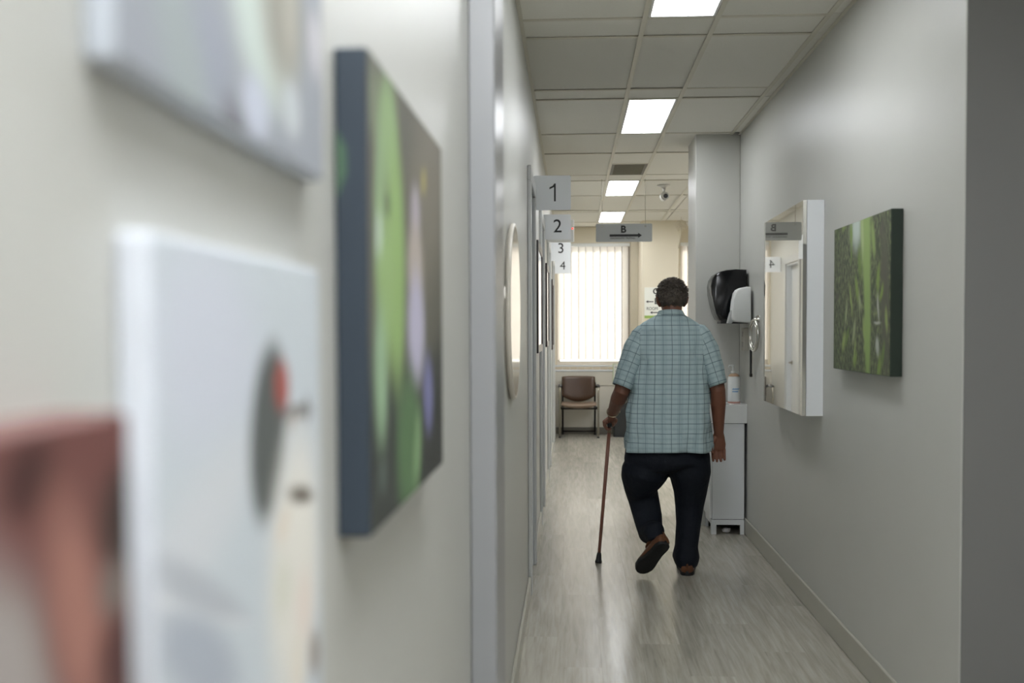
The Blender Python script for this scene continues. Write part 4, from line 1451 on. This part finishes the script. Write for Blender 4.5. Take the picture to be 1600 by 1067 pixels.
# torso: pixel row, left px, right px, centre depth, half depth
TOR = [(485, 1033, 1066, 6.245, .060), (491, 1029, 1070, 6.240, .070), (497, 1018, 1079, 6.235, .085), (505, 1004, 1092, 6.23, .10), (513, 996, 1100, 6.225, .118),
       (525, 992, 1104, 6.22, .135), (545, 991, 1105, 6.22, .150), (575, 988, 1107, 6.215, .160), (610, 984, 1109, 6.21, .168), (650, 980, 1111, 6.21, .174), (690, 978, 1112.5, 6.205, .176), (703, 978, 1113, 6.205, .177)]
NR = 96
rings = []
for k in range(61):
    py = 703 - (703 - 485) * (k / 60)
    l, r, yc_, hd = interp(TOR, py)
    a, b = P(l, py, Y=Y0), P(r, py, Y=Y0)
    c, hw = (a.x + b.x) / 2, (b.x - a.x) / 2
    ring = []
    low = min(1, max(0, (py - 600) / 100))
    for i in range(NR):
        an = math.pi / 2 + 2 * math.pi * i / NR          # starts at the buttoned front, back centre at half way
        ca, sa = math.cos(an), math.sin(an)
        e = .72
        x = c + hw * math.copysign(abs(ca) ** e, ca)
        y = yc_ + hd * math.copysign(abs(sa) ** .85, sa)
        z = a.z
        wv = .012 * low * math.sin(an * 7 + 1.3) + .007 * low * math.sin(an * 12 + py * .02)
        nv = noise.noise(Vector((ca * 2.4, sa * 2.4, z * 5.5))) * .020 + noise.noise(Vector((ca * 5, sa * 5, z * 11))) * .010
        dr = (wv + nv) * (1 if py > 515 else .3)
        dr -= .010 * math.exp(-((ca) / .25) ** 2) * (1 if sa < 0 and 520 < py < 620 else 0)      # hollow of the spine
        d = Vector((ca, sa * .8, 0))
        p = Vector((x, y, z)) + d * dr
        if k == 0:
            p.z += .004 * math.sin(an * 3) - .004
        elif k < 4:
            p.z += (.004 * math.sin(an * 3) - .004) * (1 - k / 4)
        if py < 0:
            p.z += (.012 * (sa < 0) - .02 * max(0, sa)) * (500 - py) / 15
        ring.append(p)
    rings.append(ring)
lofts = [(rings, 0.0)]


def sleeve(path, radii, v0, seed):
    path = [Vector(p) for p in path]
    out = []
    K = 22
    N = 40
    for k in range(K + 1):
        t = k / K * (len(path) - 1)
        i = min(int(t), len(path) - 2)
        f = t - i
        c = path[i].lerp(path[i + 1], f)
        ra = radii[i][0] + (radii[i + 1][0] - radii[i][0]) * f
        rb = radii[i][1] + (radii[i + 1][1] - radii[i][1]) * f
        tg = (path[min(i + 2, len(path) - 1)] - path[max(i - 1, 0)]).normalized() if 0 < i else (path[i + 1] - path[i]).normalized()
        e1 = Vector((1, 0, 0))
        e1 = (e1 - tg * e1.dot(tg)).normalized()
        e2 = tg.cross(e1)
        if e2.y < 0:
            e2 = -e2
        ring = []
        for q in range(N):
            an = math.pi / 2 + 2 * math.pi * q / N
            w = 1 + .07 * noise.noise(Vector((math.cos(an) * 1.6 + seed, math.sin(an) * 1.6, k * .22))) + .04 * noise.noise(Vector((math.cos(an) * 4 + seed, math.sin(an) * 4, k * .4)))
            ring.append(c + e1 * (ra * w * math.cos(an)) + e2 * (rb * w * math.sin(an)))
        out.append(ring)
    return out


sl = sleeve([Q(1022, 515, 6.225), Q(1006, 526, 6.22), Q(995, 548, 6.208), Q(983, 577, 6.19), Q(972.5, 605, 6.18)], [(.042, .05), (.074, .092), (.079, .10), (.071, .088), (.060, .076)], .03, 1.0)
sr = sleeve([Q(1075, 514, 6.225), Q(1091, 525, 6.215), Q(1102, 548, 6.203), Q(1113, 577, 6.185), Q(1121.5, 602, 6.175)], [(.042, .05), (.073, .09), (.077, .096), (.066, .08), (.052, .066)], .03, 7.0)
lofts += [(sl, .03), (sr, .03)]
shirt = cloth('shirt', lofts, PLAID, man)
sd_ = shirt.modifiers.new('cloth_thickness', 'SOLIDIFY')
sd_.thickness = .003
sd_.offset = -1
# collar and back yoke seam
g = G()
col_r = []
for py, l, r, yc_, hd in ((495, 1026, 1073, 6.238, .084), (487, 1029.5, 1069, 6.246, .074), (486, 1030, 1068.5, 6.247, .072)):
    a, b = P(l, py, Y=Y0), P(r, py, Y=Y0)
    ring = []
    for i in range(48):
        an = math.pi / 2 + 2 * math.pi * i / 48
        ring.append(Vector(((a.x + b.x) / 2 + (b.x - a.x) / 2 * math.cos(an), yc_ + hd * math.sin(an), a.z + .010 * (math.sin(an) < 0) * -math.sin(an) - .022 * max(0, math.sin(an)))))
    col_r.append(ring)
co = cloth('collar', [(col_r, .5)], PLAID, man)
s2 = co.modifiers.new('cloth_thickness', 'SOLIDIFY')
s2.thickness = .004

# trousers -------------------------------------------------------------
NAVY = M('navy_trousers', (17, 22, 31), .75, spec=.25, var=(10, .25), bump=(14, .5, .03))
g = G()
g.tube([Q(1046, 672, 6.205), Q(1046, 700, 6.205), Q(1043.5, 708, 6.205), Q(1042, 722, 6.20), Q(1042, 730, 6.20), Q(1044, 737, 6.20)],
       [(.205, .128), (.226, .140), (.246, .162), (.250, .168), (.215, .148), (.110, .080)], 32, up=(1, 0, 0))
g.tube([Q(1014, 710, 6.205), Q(1007, 737, 6.215), Q(1003.5, 750, 6.235), Q(1002, 763, 6.25), Q(1006, 780, 6.27), Q(1011.5, 806, 6.23), Q(1016.5, 832, 6.13), anL + Vector((-.012, .02, .035)), anL + Vector((-.006, -.004, -.012))],
       [(.110, .125), (.138, .150), (.122, .130), (.098, .112), (.092, .098), (.082, .086), (.070, .078), (.061, .068), (.054, .060)], 28, up=(1, 0, 0))
g.tube([Q(1077, 710, 6.20), Q(1077.5, 738, 6.21), Q(1078.5, 768, 6.23), Q(1078, 791, 6.235), Q(1075.5, 818, 6.22), Q(1073.2, 853, 6.195), Q(1071.8, 869, 6.19), Q(1073, 878, 6.19), Q(1073.5, 885, 6.19)],
       [(.118, .130), (.122, .138), (.097, .104), (.084, .090), (.071, .082), (.066, .082), (.080, .097), (.070, .090), (.057, .08)], 28, up=(1, 0, 0))
for v in g.bm.verts:
    v.co += Vector((noise.noise(v.co * 9), noise.noise(v.co * 9 + Vector((7, 0, 0))), 0)) * .008
tr = obj('trousers', g, NAVY, man)
remesh(tr, .008, 5, .5)


# shoes ----------------------------------------------------------------
SHOE = M('brown_leather', (96, 58, 33), .45, var=(18, .25), bump=(120, .2, .003))
SOLE = M('black_rubber', (18, 18, 19), .6, var=(30, .2), bump=(90, .4, .004))
LINE = [(0, .001), (.02, .018), (.06, .028), (.15, .034), (.35, .033), (.52, .036), (.7, .047), (.82, .046), (.92, .035), (.975, .02), (1, .001)]


def shoe(heel, a, u, length, flip):
    a, u = a.normalized(), u.normalized()
    s = a.cross(u).normalized()

    def T(l, w, h):
        return heel + a * l + s * w + u * h
    pts = []
    for q, (t_, w) in enumerate(LINE):
        pts.append((t_ * length, 1.18 * w + flip * .006 * math.sin(t_ * math.pi)))
    for t_, w in reversed(LINE[1:-1]):
        pts.append((t_ * length, -1.18 * w + flip * .006 * math.sin(t_ * math.pi)))
    # upper, lofted from heel to toe
    prof = [(.008, .020, .060), (.03, .028, .078), (.12, .034, .085), (.27, .036, .086), (.42, .036, .080), (.58, .041, .064), (.74, .046, .052), (.88, .039, .045), (.96, .024, .036), (.99, .008, .026)]
    rings = []
    for t_, w, h in prof:
        w *= 1.15
        r = []
        for i in range(20):
            an = 2 * math.pi * i / 20
            cw, sh = math.cos(an), math.sin(an)
            hh = .026 + (h - .026) * max(0, sh) ** .8 if sh > 0 else .026 + .008 * sh
            r.append(T(t_ * length, w * math.copysign(abs(cw) ** .75, cw) + flip * .006 * math.sin(t_ * math.pi), hh))
        rings.append(r)
    up = obj('shoe', G().ring_loft(rings), SHOE, man, 'all')
    obj('sole', G().prism(pts, T, 0.0, .028, .003), SOLE, up, 30)
    # padded heel collar and heel loop
    obj('heel_collar', G().torus(T(.105 * length / .28 + .01, 0, .084), .045, .034, .008, a, s, 24, 8), SHOE, up, 'all')
    obj('heel_tab', G().tube([T(.004, 0, .05), T(.0, 0, .07), T(.006, 0, .092)], [(.008, .003)] * 3, 8, up=s), SHOE, up, 'all')


shoe(heelR + Vector((0, 0, .0)), Vector((.06, 1, 0)), Vector((0, 0, 1)), .285, 1)
shoe(hL - aL * .01, aL, uL, .285, -1)

# bracelet on the left wrist
fd = (elL - wrL).normalized()
bc = wrL + fd * .022
e1 = Vector((1, 0, 0))
e1 = (e1 - fd * e1.dot(fd)).normalized()
e2 = fd.cross(e1)
BR = M('bracelet_silver', (206, 190, 160), .25, metal=1.0)
br_ = obj('bracelet', G().torus(bc, .036, .036, .0022, e1 + fd * .25, e2, 36, 6), BR, man, 'all')
obj('bracelet_charm', G().ell(bc + e1 * .037 + fd * .012, (.006, .008, .010), 10, 8), BR, br_, 'all')

# ------------------------------------------------------------------ cane
tip = P(935, 879, Z=0)
t = thing('walking_cane', tip, 'brown walking cane with a black rubber tip, held in his left hand', 'cane')
WOOD = M('brown_cane_wood', (126, 82, 66), .35, var=(30, .2), stretch=(1, 1, .1))
top = HC + Vector((0, .004, -.014))
obj('shaft', G().tube([tip + (top - tip) * .05, tip + (top - tip) * .5, top], [.0095, .0105, .0115], 14), WOOD, t, 'all')
d = (top - tip).normalized()
obj('collar', G().tube([top - d * .035, top - d * .012], .0135, 14), M('cane_collar', (150, 132, 110), .3, metal=.8, var=(20, .1)), t, 'all')
obj('handle', G().tube([HC + Vector((0, -.045, .006)), HC + Vector((0, -.02, .002)), HC + Vector((0, .02, 0)), HC + Vector((0, .055, -.003)), HC + Vector((0, .08, -.014))], [.012, .0150, .0155, .013, .009], 14, round_ends=True), BLACK, t, 'all')
obj('rubber_tip', G().tube([tip + d * .0005, tip + d * .012, tip + d * .016, tip + d * .05, tip + d * .062], [.021, .021, .018, .0145, .0125], 16), BLACK, t, 'all')
